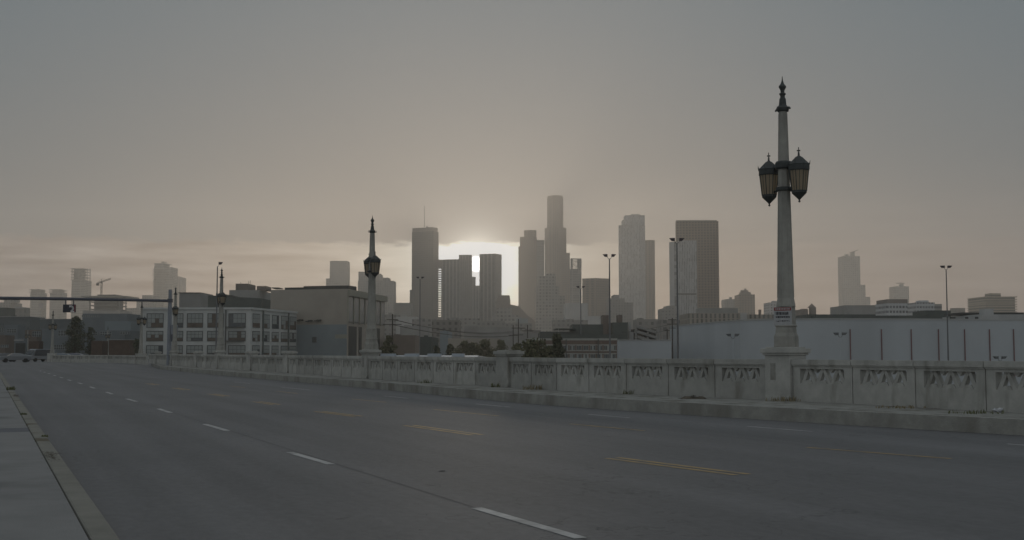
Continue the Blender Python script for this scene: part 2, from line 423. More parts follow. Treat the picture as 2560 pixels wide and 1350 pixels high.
# left sidewalk and kerb
sw = MB(); 
joint = on_z(40,1075,0.2); js = (xy(joint)-La).dot(LU)  # where the dark strip crosses the sidewalk
sw.prism([tuple(La-LU*18+LN*0.22), tuple(La+LU*(js-0.6)+LN*0.22), tuple(La+LU*(js-0.6)+LN*3.2), tuple(La-LU*18+LN*3.2)], -0.002, 0.2)
sw.prism([tuple(La+LU*(js+0.6)+LN*0.22), tuple(La+LU*150+LN*0.22), tuple(La+LU*150+LN*3.2), tuple(La+LU*(js+0.6)+LN*3.2)], -0.002, 0.2)
sidewalk = sw.build('sidewalk', m_walk); tag(sidewalk, kind='structure')
j = MB().prism([tuple(La+LU*(js-0.6)+LN*0.22), tuple(La+LU*(js+0.6)+LN*0.22), tuple(La+LU*(js+0.6)+LN*3.2), tuple(La+LU*(js-0.6)+LN*3.2)], -0.002, 0.197)
j.build('dark_strip', mat('dark_strip_grey', (0.10,0.105,0.12), 0.7, 0.3, 0.15, 3), sidewalk)  # darker blue-grey strip across the sidewalk, a touch lower than the slabs
kb = MB(); s = -18.0
while s < 150:
    l = min(6.0, 150-s)
    kb.prism([tuple(La+LU*s), tuple(La+LU*(s+l-0.02)), tuple(La+LU*(s+l-0.02)+LN*0.205), tuple(La+LU*s+LN*0.205)], -0.003, 0.203)
    s += l
tag(kb.build('kerb', m_walkcurb, bevel=0.02), kind='structure')

# right ledge: kerb face and walkway behind it, up to the parapet
ledge = MB(); inner = offset(PAR, 0.3)
n = 160; Lc, Lp = length(CURB), length(inner)
ca = [at_s(CURB, Lc*i/n)[0] for i in range(n+1)]; cb = [at_s(inner, Lp*i/n)[0] for i in range(n+1)]
cin = [c.lerp(p, min(0.9, 0.22/max(0.3,(p-c).length))) for c, p in zip(ca, cb)]
def ribbon(mb, A, B, z0, z1):
    n = len(A); o = len(mb.v)
    mb.v += [(p.x,p.y,z0) for p in A]+[(p.x,p.y,z1) for p in A]+[(p.x,p.y,z1) for p in B]+[(p.x,p.y,z0) for p in B]
    for k in range(n-1):
        for a in range(3): mb.f.append((o+a*n+k, o+a*n+k+1, o+(a+1)*n+k+1, o+(a+1)*n+k))
    mb.f.append((o, o+n, o+2*n, o+3*n)); mb.f.append((o+n-1, o+4*n-1, o+3*n-1, o+2*n-1))
kr = MB(); ribbon(kr, ca, cin, -0.003, CURB_H+0.006); tag(kr.build('kerb', m_curb, bevel=0.02), kind='structure')
ribbon(ledge, cin, cb, -0.003, CURB_H); tag(ledge.build('walkway', m_ledge), kind='structure')

# ------------------------------------------------------------------ parapet
def build_parapet():
    pp, _ = PAR[0], None
    root = thing('bridge_parapet', (PAR[0].x, PAR[0].y, CURB_H), 'weathered pale concrete bridge parapet pierced with rows of triangular openings along the far kerb', 'parapet')
    piers = []   # (arc centre, half width)
    lamps_px = [1946, 917, 546, 433]
    for px in lamps_px:
        r = cross_px(PAR, px)
        if r: piers.append((r[0], 0.45, 'lamp'))
    for px, hw in ((1261, 0.55), (719, 0.6), (627, 0.6), (494, 0.5), (395, 0.5)):
        r = cross_px(PAR, px); piers.append((r[0], hw, 'plain'))
    piers.sort()
    tot = length(PAR)
    spans = []; s0 = 0.2
    for c, hw, k in piers: spans.append((s0, c-hw)); s0 = c+hw
    spans.append((s0, tot))
    npan = 0
    for a, b in spans:
        n = max(1, round((b-a)/2.05)); l = (b-a)/n
        for i in range(n):
            p, u = at_s(PAR, a+i*l); q, _ = at_s(PAR, a+(i+1)*l); u = (q-p).normalized(); L_ = (q-p).length
            mb = MB(); T = 0.22; z = CURB_H; zt = z+PAR_H
            g = 0.012
            pw = 0.27 if L_ > 1.2 else 0.15
            # solid foot, end stiles, head, coping: flush pieces butted end to end
            mb.obox(p, u, g, L_-g, 0, T, z, z+0.48)
            mb.obox(p, u, g, pw, 0, T, z+0.48, z+0.86)
            mb.obox(p, u, L_-pw, L_-g, 0, T, z+0.48, z+0.86)
            mb.obox(p, u, g, L_-g, 0, T, z+0.86, z+0.93)
            mb.obox(p, u, g, L_-g, -0.035, T+0.035, z+0.93, z+0.965)
            mb.obox(p, u, g, L_-g, -0.06, T+0.06, z+0.965, zt)
            mb.obox(p, u, 0.0, 0.035, -0.02, 0.0, z, z+0.92)      # raised joint rib
            # openwork: three inverted vees with round bosses between the feet
            N3 = 3; w = (L_-2*pw)/N3
            nv = Vector((u.y,-u.x))
            if i < 400:
                for k in range(N3):
                    x0 = pw+k*w; xm = x0+w/2; x1 = x0+w
                    zb, zh = z+0.48, z+0.86; bw = 0.095
                    for (xa, xb) in ((x0+0.02, xm), (x1-0.02, xm)):
                        sg = 1 if xb > xa else -1
                        sec = [(xa-sg*0.03, zb), (xa+sg*bw, zb), (xb+sg*0.03, zh), (xb-sg*(bw-0.03), zh)]
                        vs = []
                        for dep in (0.05, T-0.05):
                            for (xx, zz) in sec:
                                P3 = p+u*xx+nv*dep; vs.append((P3.x,P3.y,zz))
                        mb.add(vs, [(0,1,2,3),(7,6,5,4),(0,4,5,1),(1,5,6,2),(2,6,7,3),(3,7,4,0)])
                    # round boss at the foot
                    vs = []; m_ = 7; r_ = w*0.26
                    for dep in (0.03, T-0.03):
                        for t in range(m_):
                            aa = math.pi*t/(m_-1); P3 = p+u*(xm+r_*math.cos(aa))+nv*dep; vs.append((P3.x,P3.y,zb-0.002+0.09*math.sin(aa)))
                    mb.add(vs, [tuple(range(m_)), tuple(reversed(range(m_,2*m_)))]+[(t,t+1,m_+t+1,m_+t) for t in range(m_-1)])
                    # small cross piece between neighbouring vees at the head
                    for xx in (x0, ):
                        if k:
                            vs = []
                            for dep in (0.06, T-0.06):
                                for (a_, b_) in ((xx-0.10, zh), (xx, zh-0.10), (xx+0.10, zh)):
                                    P3 = p+u*a_+nv*dep; vs.append((P3.x,P3.y,b_))
                            mb.add(vs, [(0,1,2),(5,4,3),(0,3,4,1),(1,4,5,2),(2,5,3,0)])
            mb.build('parapet_panel', m_conc, root); npan += 1
    for c, hw, k in piers:
        p, u = at_s(PAR, c); z = CURB_H
        mb = MB(); nv = Vector((u.y,-u.x)); o = p
        big = k == 'lamp'
        D = 0.64 if big else 0.55; H = 1.335 if big else 1.27; f = -0.10
        mb.obox(o, u, -hw, hw, f, f+D, z-0.003, z+H-0.12)
        mb.obox(o, u, -hw+0.0, hw, f-0.02, f+D+0.02, z-0.002, z+0.12)
        mb.obox(o, u, -hw-0.04, hw+0.04, f-0.05, f+D+0.05, z+H-0.12, z+H-0.06)
        mb.obox(o, u, -hw-0.09, hw+0.09, f-0.09, f+D+0.09, z+H-0.06, z+H+0.06)
        mb.obox(o, u, -hw+0.0, hw-0.0, f+0.02, f+D-0.02, z+H+0.06, z+H+0.10)
        pier = mb.build('pier', m_conc, root, bevel=0.012)
        if big:
            MB().obox(o, u, hw*0.15, hw*0.55, f-0.006, f+0.02, z+0.55, z+1.0).build('recess_panel', m_curb, pier)
    return root, [c for c,_,k in piers if k == 'lamp'], npan
parapet, lamp_s, npan = build_parapet()

# ------------------------------------------------------------------ lamp standards
m_post = mat('lamp_concrete', (0.35,0.34,0.305), 0.85, 0.25, 0.15, 3.0, bump=0.3, bscale=30, stain=((0.20,0.195,0.175),2.0,0.5,0.75,0.3))
m_iron = mat('lantern_iron', (0.050,0.056,0.054), 0.6, 0.4, 0.2, 8)
def glass_mat():
    m = bpy.data.materials.new('lantern_glass'); m.use_nodes = True; nt = m.node_tree; b = nt.nodes['Principled BSDF']
    b.inputs['Base Color'].default_value = (0.60,0.54,0.43,1); b.inputs['Roughness'].default_value = 0.45
    b.inputs['Specular IOR Level'].default_value = 0.4
    tr = nt.nodes.new('ShaderNodeBsdfTranslucent'); tr.inputs[0].default_value = (0.74,0.63,0.48,1)
    mx = nt.nodes.new('ShaderNodeMixShader'); mx.inputs[0].default_value = 0.7
    nt.links.new(b.outputs[0], mx.inputs[1]); nt.links.new(tr.outputs[0], mx.inputs[2])
    nt.links.new(mx.outputs[0], nt.nodes['Material Output'].inputs[0]); return m
m_glass = glass_mat()
def lamp_proto(label):
    # local frame: y along the parapet, x across; z=0 on top of the pier
    t = thing('lamp_standard', (0,0,0), label, 'street lamp', 'twin lantern lamp standards along the parapet')
    b = MB()
    q = math.pi/4+R(26); r2 = math.sqrt(2)
    b.lathe([(0.258*r2,0),(0.255*r2,0.27),(0.245*r2,0.30),(0.222*r2,0.36),(0.212*r2,0.50),(0.218*r2,0.515)], n=4, rot=q)
    b.lathe([(0.232*r2,0.515),(0.232*r2,0.55),(0.205*r2,0.575),(0.196*r2,1.0),(0.205*r2,1.02)], n=4, rot=q)
    b.build('lamp_base', m_post, t, bevel=0.01)
    s = MB(); s.lathe([(0.262,1.02),(0.258,1.07),(0.232,1.20),(0.225,1.24),(0.165,3.5),(0.115,6.0)], n=8, rot=math.pi/8)
    for i in range(8):
        a = i*math.pi/4+math.pi/8
        s.tube([(0.222*math.cos(a),0.222*math.sin(a),1.25),(0.116*math.cos(a),0.116*math.sin(a),5.95)], [0.016,0.010], 4)
    s.build('shaft', m_post, t)
    f = MB()
    f.lathe([(0.12,6.0),(0.16,6.03),(0.17,6.10),(0.13,6.14),(0.10,6.18),(0.085,6.34),(0.065,6.36),(0.06,6.42),(0.088,6.45),(0.085,6.48),(0.05,6.50),(0.055,6.56),(0.10,6.64),(0.095,6.67),(0.045,6.73),(0.018,6.82),(0.006,6.93)], n=10)
    for sg in (1,-1):
        f.tube([(0,0.12*sg,6.07),(0,0.22*sg,6.09),(0,0.255*sg,6.05)], 0.026, 6)
    for a in (0, math.pi):
        ring_ = [(0.18*math.cos(a)+0.045*math.cos(k*math.pi/3)*math.cos(a), 0, 6.07+0.045*math.sin(k*math.pi/3)) for k in range(7)]
        f.tube(ring_, 0.014, 4)
    f.build('finial', m_iron, t)
    ZL = 3.72    # bottom tip of the lantern
    br = MB()
    br.lathe([(0.20,4.52),(0.235,4.56),(0.235,4.68),(0.20,4.72)], n=8, rot=math.pi/8)
    b2 = MB(); b2.lathe([(0.21,3.96),(0.23,3.98),(0.23,4.04),(0.21,4.06)], n=8, rot=math.pi/8)
    for sg in (1,-1):
        br.box(-0.03,0.03, min(0.15*sg,0.5*sg), max(0.15*sg,0.5*sg), 4.50,4.60)
        b2.tube([(0,0.18*sg,4.0),(0,0.35*sg,3.98),(0,0.50*sg,3.90)], 0.025, 5)
    br.build('bracket', m_iron, t); b2.build('lower_collar', m_iron, t)
    for sg in (1,-1):
        c = (0, 0.52*sg)
        ln = MB()
        ln.lathe([(0.012,ZL-0.10),(0.035,ZL-0.07),(0.015,ZL-0.04),(0.05,ZL),(0.20,ZL+0.14),(0.205,ZL+0.20)], c, 8, math.pi/8)
        ln.lathe([(0.262,ZL+0.70),(0.285,ZL+0.72),(0.285,ZL+0.84),(0.295,ZL+0.86),(0.245,ZL+0.90),(0.09,ZL+1.05),(0.03,ZL+1.08),(0.022,ZL+1.17),(0.012,ZL+1.18),(0.012,ZL+1.30)], c, 8, math.pi/8)
        ln.box(-0.012,0.012,c[1]-0.05,c[1]+0.05,ZL+1.20,ZL+1.225)
        ln.box(-0.05,0.05,c[1]-0.012,c[1]+0.012,ZL+1.20,ZL+1.225)
        for i in range(8):
            a = math.pi/8+i*math.pi/4
            ln.tube([(0.20*math.cos(a),c[1]+0.20*math.sin(a),ZL+0.18),(0.262*math.cos(a),c[1]+0.262*math.sin(a),ZL+0.72)], 0.014, 4)
            ln.tube([(0.285*math.cos(a),c[1]+0.285*math.sin(a),ZL+0.84),(0.31*math.cos(a),c[1]+0.31*math.sin(a),ZL+0.95)], [0.016,0.004], 4)
            a += math.pi/8
            ln.tube([(0.185*math.cos(a),c[1]+0.185*math.sin(a),ZL+0.18),(0.243*math.cos(a),c[1]+0.243*math.sin(a),ZL+0.72)], 0.007, 4)
        lo = ln.build('lantern', m_iron, t)
        MB().lathe([(0.188,ZL+0.20),(0.248,ZL+0.70)], c, 8, math.pi/8).build('lantern_glass', m_glass, lo)
    return t
labs = ['tall near lamp standard with a red and white notice on its base',
        'second lamp standard, rising against the sky left of the tower with the antenna',
        'third lamp standard, rising over the dark roof behind the white factory',
        'fourth lamp standard, between the gantry post and the white factory windows']
proto = None
LAMPS = []
for i, s_ in enumerate(lamp_s):
    p, u = at_s(PAR, s_); nv = Vector((u.y,-u.x)); c = p+nv*(0.27)
    rz = math.atan2(u.y, u.x)-math.pi/2
    base = Vector((c.x, c.y, CURB_H+1.433))
    if proto is None:
        proto = lamp_proto(labs[0]); o = proto; o.location = base; o.rotation_euler = (0,0,rz); o.scale = (1.04,1.04,1.075)
    else:
        o = dup(proto, base, rz, labs[i], scale=(1,0.96,0.95,0.90)[i])
    LAMPS.append(o)
# lamps further round the bend, on low piers at street level
for px, top, lab in ((355,752,'lamp standard between the end of the near parapet and the gantry arm'), (133,775,'lamp standard rising before the two similar slab towers at far left'), (270,815,'pale lamp standard before the long low brick building'), (70,815,'lamp standard nearest the left edge, above the parked cars')):
    D = 6.75*F/(HZ-top)
    # height above the street is that of the others
    c = at_d(px, top, D)
    o = dup(proto, (c.x, c.y, c.z-6.93), -0.5, lab)
    pr = MB().box(c.x-0.6,c.x+0.6,c.y-0.5,c.y+0.5,-0.9 if D<250 else -1.0, c.z-6.93)
    po = pr.build('lamp_pier', m_conc); tag(po, {355:'concrete pier under the lamp at the end of the near parapet',133:'concrete pier under the lamp before the twin slab towers',270:'concrete pier under the lamp before the brick building',70:'concrete pier under the lamp nearest the left edge'}[px], 'pier')
# the notice on the near lamp
def notice():
    o = LAMPS[0]; M4 = Matrix.Translation(o.location) @ Matrix.Rotation(o.rotation_euler.z, 4, 'Z')
    m_sw = mat('notice_white', (0.42,0.42,0.42), 0.6, 0.3, 0.12, 12); m_sr = mat('notice_red', (0.28,0.05,0.045), 0.6); m_sk = mat('notice_ink', (0.03,0.03,0.035), 0.6)
    t = bpy.data.objects.new('notice_sign', None); COL.objects.link(t)
    tag(t, 'small white notice with red heading fixed to the near lamp base', 'sign')
    t.scale = (1.04,1.04,1.07); t.location = M4 @ (Matrix.Scale(1.05,4) @ Matrix.Rotation(R(26),4,'Z') @ Vector((-0.198, 0.02, 0.79))); t.rotation_euler = (0,0,o.rotation_euler.z+R(26))
    def part(name, m, boxes):
        mb = MB()
        for b in boxes: mb.box(*b)
        me = mb.build(name, m); me.parent = t; return me
    # local: x outwards is -x, y along parapet, z up
    part('board', m_sw, [(-0.03,-0.018,-0.235,0.235,-0.23,0.23)])
    part('heading', m_sr, [(-0.034,-0.0305,-0.225,0.225,0.145,0.222)])
    rnd = random.Random(3); ink = []; wh = []
    for z0, z1, n, h in ((0.03,0.12,7,0.011),(-0.045,0.02,11,0.008),(-0.135,-0.10,12,0.006)):
        y = 0.18
        for k in range(n*2):
            w = rnd.uniform(0.010,0.034)
            if y-w < -0.19: break
            ink.append((-0.034,-0.0305,y-w,y,z0+rnd.uniform(0,0.01),z1-rnd.uniform(0,0.02))); y -= w+0.012
    y = 0.19
    while y > -0.17:
        w = rnd.uniform(0.015,0.04); wh.append((-0.037,-0.0345,y-w,y,0.165,0.205)); y -= w+0.014
    part('lettering', m_sk, ink); part('heading_lettering', m_sw, wh)
notice()

# ------------------------------------------------------------------ buildings
def M_(px, D, py=780): return at_d(px, py, D).x
def Z_(py, D, px=1280): return at_d(px, py, D).z
def bldg(name, D, label, cat, blocks, m, group=None, depth=40):
    """blocks: (part_name, x0, x1, ytop, opts) opts: c=corner px, d=depth metres, f=front offset, m=material, yb=base row, yr=top row at right"""
    xs_ = [b[1] for b in blocks]+[b[2] for b in blocks]
    cx = M_((min(xs_)+max(xs_))/2, D)
    t = thing(name, (cx, D+depth/2, GZ), label, cat, group)
    for b in blocks:
        pn, x0, x1, yt = b[:4]; o = b[4] if len(b) > 4 else {}
        d = o.get('d', depth); f = o.get('f', 0.0); mm = o.get('m', m)
        D1 = D+f
        ym = (yt+HZ)/2 if not o.get('yb') else (yt+o['yb'])/2
        X0, X1 = M_(x0, D1, ym), M_(x1, D1, ym)
        inner = (x1 >= max(b_[2] for b_ in blocks)-2) if x1 < CX else (x0 <= min(b_[1] for b_ in blocks)+2)
        if 'c' not in o and not o.get('oct') and (inner or o.get('yb')):
            # the measured outline includes the receding side face
            w = x1-x0; off = (CX-x1) if x1 < CX else (x0-CX) if x0 > CX else 0
            if off > 0:
                if off*d/(D1+d) > 0.35*w and pn != 'link': d = 0.35*w*D1/max(1.0, off-0.35*w) if off > 0.36*w else d
                if x1 < CX: X1 = M_(x1, D1+d, ym)
                else: X0 = M_(x0, D1+d, ym)
        z1 = Z_(yt, D1); z0 = GZ if not o.get('yb') else Z_(o['yb'], D1)
        mb = MB()
        if 'c' in o:
            Xc = M_(o['c'], D1, ym)
            wl, wr = Xc-X0, X1-Xc; dl = wl*o.get('kl',0.5); dr = wr*o.get('kr',1.4)
            pts = [(X0*(D1+dl)/D1, D1+dl), (Xc, D1), (X1*(D1+dr)/D1, D1+dr), ((X0+X1)/2*(D1+dl+dr)/D1+(X1+X0)*0.0, D1+dl+dr)]
            pts[3] = (pts[0][0]+pts[2][0]-pts[1][0], pts[0][1]+pts[2][1]-pts[1][1])
            mb.prism(pts, z0, z1)
        elif o.get('oct'):
            r = (X1-X0)/2; mb.lathe([(r, z0), (r, z1)], ((X0+X1)/2, D1+r), o['oct'], math.pi/o['oct'])
        elif 'ytr' in o:
            z2 = Z_(o['ytr'], D1); mb.prism([(X0,D1),(X1,D1),(X1,D1+d),(X0,D1+d)], z0, [z1,z2,z2,z1])
        elif 'tap' in o:
            k = o['tap']*(X1-X0); mb.prism([(X0,D1),(X1,D1),(X1,D1+d),(X0,D1+d)], z0, z1, [(X0+k,D1+k),(X1-k,D1+k),(X1-k,D1+d-k),(X0+k,D1+d-k)])
        else:
            mb.box(X0, X1, D1, D1+d, z0, z1)
        mb.build(pn, mm, t)
    return t
def slabs(t, name, x0, x1, y0, y1, n, D, d, m, th=0.35):
    mb = MB()
    for i in range(n):
        y = y0+(y1-y0)*i/max(1,n-1); z = Z_(y, D); w = x1-x0; off = (CX-x1) if x1 < CX else (x0-CX) if x0 > CX else 0
        if off > 0 and off*d/(D+d) > 0.35*w: d = 0.35*w*D/max(1.0, off-0.35*w)
        mb.box(M_(x0,D+(d if x0 > CX else 0),y), M_(x1,D+(d if x1 < CX else 0),y), D, D+d, z-th, z)
    return mb.build(name, m, t)
def rod(t, name, px, y0, y1, D, r, m):
    mb = MB(); mb.tube([(M_(px,D,y0),D,Z_(y0,D)),(M_(px,D,y1),D,Z_(y1,D))], [r, r*0.6], 6); return mb.build(name, m, t)

fa_grey = facade('pale_stone_grid', (0.29,0.28,0.26), (0.15,0.15,0.15), 4, 4, 0.55, 0.55)
fa_brown = facade('brown_stone_grid', (0.20,0.15,0.115), (0.035,0.033,0.033), 4.4, 4.0, 0.5, 0.55)
fa_dark = facade('dark_glass_grid', (0.075,0.068,0.062), (0.02,0.02,0.022), 3.0, 4.0, 0.8, 0.7, 0.2)
fa_vert = facade('vertical_pier_glass', (0.24,0.23,0.215), (0.06,0.062,0.068), 5, 4, 0.6, 0.97, 0.25)
fa_band = facade('banded_floors', (0.30,0.29,0.27), (0.08,0.085,0.09), 30, 3.6, 0.985, 0.5)
fa_balc = facade('balcony_floors', (0.28,0.27,0.25), (0.10,0.10,0.10), 12, 3.2, 0.93, 0.62)
fa_white = facade('white_banded_offices', (0.50,0.51,0.52), (0.10,0.11,0.125), 2.4, 3.6, 0.7, 0.5)
fa_tan = facade('tan_banded_offices', (0.36,0.31,0.24), (0.13,0.12,0.10), 60, 3.7, 0.995, 0.5)
fa_light = facade('light_smooth_tower', (0.42,0.42,0.415), (0.22,0.225,0.23), 2.2, 4.0, 0.55, 0.97, 0.3)
fa_low = facade('low_block_windows', (0.25,0.24,0.225), (0.14,0.14,0.14), 3.5, 3.4, 0.45, 0.5)
fa_lowd = facade('dim_block_windows', (0.17,0.165,0.155), (0.06,0.06,0.065), 3.5, 3.4, 0.45, 0.5)
m_dark = mat('dark_roof', (0.06,0.063,0.06), 0.8, 0.2, 0.2, 0.3)
m_grn = mat('dark_green_sheeting', (0.085,0.10,0.092), 0.75, 0.2, 0.18, 0.25)
m_grey = mat('grey_render', (0.26,0.26,0.25), 0.85, 0.2, 0.15, 0.12, stain=((0.2,0.2,0.19),0.15,0.5,0.8,0.3))
m_pale = mat('pale_render', (0.42,0.42,0.41), 0.85, 0.2, 0.12, 0.12, stain=((0.34,0.34,0.33),0.2,0.5,0.8,0.3))
m_brown = mat('brown_render', (0.17,0.14,0.12), 0.85, 0.2, 0.15, 0.1)
m_steel = mat('crane_steel', (0.10,0.085,0.07), 0.6, 0.3)
m_cslab = mat('raw_concrete_slab', (0.24,0.23,0.21), 0.9, 0.1, 0.1, 0.3)

# far left
bldg('office_block', 1500, 'low dim block at the far left edge with sloping roof corner', 'building', [('wall',-30,54,756),('roof_block',10,50,749,{'f':4,'d':30,'yb':756})], fa_low)
bldg('warehouse', 620, 'dark green grey block at the left edge under the gantry arm', 'building', [('wall',-20,37,769)], m_grn)
bldg('office_block', 900, 'low grey block left of the first construction tower', 'building', [('wall',36,74,770),('parapet_band',36,74,768,{'f':-1,'yb':771,'m':m_pale})], fa_low)
t = bldg('apartment_tower', 2300, 'left of two similar unfinished slab towers, banner low on it', 'building', [('wall',74,115,732),('core',78,112,724,{'f':8,'d':24,'yb':732,'m':m_cslab})], fa_balc)
slabs(t, 'floor_slab', 73,115.3, 723, 731, 3, 2298, 44, m_cslab, 0.8)
MB().box(M_(93,2290),M_(103,2290),2296,2299,Z_(771,2290),Z_(758,2290)).build('banner', mat('banner_blue',(0.05,0.05,0.09)), t)
t = bldg('apartment_tower', 2300, 'right of two similar unfinished slab towers, partly behind the hanging sign', 'building', [('wall',123,166,732),('core',131,161,723,{'f':8,'d':24,'yb':732,'m':m_cslab})], fa_balc)
slabs(t, 'floor_slab', 122,168, 723, 731, 3, 2298, 44, m_cslab, 0.8)
t = bldg('apartment_tower', 2250, 'taller unfinished tower with open floor slabs on top, left of the crane', 'building', [('wall',177,227,700),('core',184,214,672,{'f':10,'d':22,'yb':700,'m':m_cslab})], fa_balc)
slabs(t, 'floor_slab', 176,228, 671, 699, 5, 2248, 44, m_cslab, 0.9)
for px in (180,196,205,218,225):
    for dy in (2,38): X = M_(px,2250+dy,685); MB().box(X-0.6,X+0.6,2250+dy,2251.2+dy,Z_(700,2250),Z_(671,2250)).build('column', m_cslab, t)
# tower crane
def crane(px, ybase, ytop, x_j0, y_j0, x_j1, y_j1, D, label, s=1.0):
    X = M_(px,D,ytop); t = thing('tower_crane', (X, D, GZ), label, 'crane')
    r = 1.1*s; mb = MB(); z0, z1 = (GZ if ybase > 900 else Z_(ybase,D)), Z_(ytop,D)
    for a in (-r, r):
        for b in (-r, r): mb.tube([(X+a,D+b,z0),(X+a,D+b,z1)], 0.3*s, 4)
    z = z0; k = 0
    while z < z1-2.5:
        mb.tube([(X-r,D-r,z),(X+r,D-r,z+2.5)] if k % 2 else [(X+r,D-r,z),(X-r,D-r,z+2.5)], 0.2*s, 4); z += 2.5; k += 1
    mb.build('mast', m_steel, t)
    A = Vector((M_(x_j0,D,y_j0),D,Z_(y_j0,D))); B = Vector((M_(x_j1,D,y_j1),D,Z_(y_j1,D)))
    mb = MB(); up = Vector((0,0,1.8*s))
    for o in (Vector((0,-0.8*s,0)), Vector((0,0.8*s,0)), up): mb.tube([A+o, B+o], 0.32*s, 4)
    n = 14
    for i in range(n):
        p = A.lerp(B, i/n); q = A.lerp(B, (i+1)/n); mb.tube([p+Vector((0,-0.8*s,0)), q+up], 0.18*s, 4)
    mb.build('jib', m_steel, t)
    mb = MB(); p = A.lerp(B, 0.04); mb.box(p.x-2.2*s,p.x+2.2*s,D-1.5*s,D+1.5*s,p.z-3.6*s,p.z+0.6*s); mb.build('counterweight', m_steel, t)
    top = Vector((X,D,z1+6*s))
    mb = MB(); mb.tube([(X,D,z1),top], 0.4*s, 4); mb.tube([top, A.lerp(B,0.03)+up], 0.14*s, 4); mb.tube([top, A.lerp(B,0.75)+up], 0.14*s, 4); mb.build('apex', m_steel, t)
    mb = MB(); mb.box(X-1.4*s,X+1.4*s,D-1.6*s,D+1.4*s,z1-1.5*s,z1+1.6*s); mb.build('cab', m_steel, t)
    return t
crane(254, 742, 706, 243, 709, 277, 698, 1230, 'tower crane with raised jib over the open concrete frame at left', 0.6)
t = bldg('unfinished_building', 1200, 'unfinished open concrete frame under the tower crane at left', 'building', [('core',236,286,743,{'d':26,'f':5,'m':m_cslab}),('podium',205,330,776,{'d':40})], m_grey)
slabs(t, 'floor_slab', 222,318, 744, 772, 4, 1200, 34, m_cslab, 0.9)
MB().box(M_(205,1200),M_(318,1200),1196,1238,Z_(743,1200),Z_(740,1200)).build('roof_slab', m_cslab, t)
MB().box(M_(240,1200),M_(285,1200),1203,1230,Z_(740.5,1200),Z_(736,1200)).build('formwork', m_dark, t)
for px in (224,236,298,314):
    for dy in (1,30): X = M_(px,1200+dy); MB().box(X-0.45,X+0.45,1200+dy,1201+dy,Z_(776,1200),Z_(742,1200)).build('column', m_cslab, t)
bldg('office_block', 1800, 'dim stepped block between the concrete frame and the balcony tower', 'building', [('wall',314,392,770),('upper_storeys',340,388,747,{'f':5}),('roof_block',354,378,738,{'f':9})], fa_low)
t = bldg('apartment_tower', 2300, 'tall balcony tower at left with slanted roof fin and small crane on top', 'building', [('wall',383,428,668),('lower_wall',428,433,694,{'f':2}),('crown',386,424,658,{'f':5,'yb':668})], fa_balc)
slabs(t, 'balcony_slab', 381.5,429.5, 672, 752, 24, 2296, 46, m_cslab, 0.8)
MB().tube([(M_(404,2298,659),2298,Z_(658,2298)),(M_(430,2298,661),2298,Z_(662,2298))],[1.3,0.6],4).build('roof_fin', m_cslab, t)
MB().tube([(M_(403,2300,655),2300,Z_(655,2300)),(M_(417,2300,655),2300,Z_(656,2300))],0.8,4).tube([(M_(409,2300,655),2300,Z_(659,2300)),(M_(409,2300,655),2300,Z_(654,2300))],0.9,4).build('roof_crane', m_steel, t)
bldg('office_tower', 2500, 'shorter smooth tower right behind the balcony tower', 'building', [('wall',430,464,693),('crown',434,456,691,{'f':4,'yb':694})], fa_vert)

# behind the white factory
bldg('concrete_block', 420, 'flat grey block rising behind the white factory at left', 'building', [('wall',447,532,732),('coping',446,533,731,{'f':-0.2,'yb':733,'m':m_dark})], m_grey, depth=25)
t = bldg('steel_shed', 360, 'long dark green shed roof behind the white factory', 'building', [('wall',519,702,738,{'ytr':746,'d':30}),('ridge',540,600,733,{'f':6,'d':14,'ytr':738,'yb':740})], m_grn)
t = bldg('loft_building', 520, 'brown grey flat roofed block with two roof boxes behind the dark shed', 'building', [('wall',572,690,725),('stair_tower',589,639,709,{'f':4,'d':15,'yb':726,'m':m_brown}),('roof_box',642,678,715,{'f':4,'d':15,'yb':726,'m':m_brown})], m_grey)
MB().box(M_(678,524),M_(696,524),524,534,Z_(720.5,524),Z_(718.5,524)).build('canopy', m_dark, t)
m_tin = mat('antenna_metal',(0.12,0.12,0.12),0.5)
for px, y0, y1 in ((622,709,702),(626,709,701),(602,709,705)): rod(t, 'aerial', px, y0, y1, 526, 0.12, m_tin)

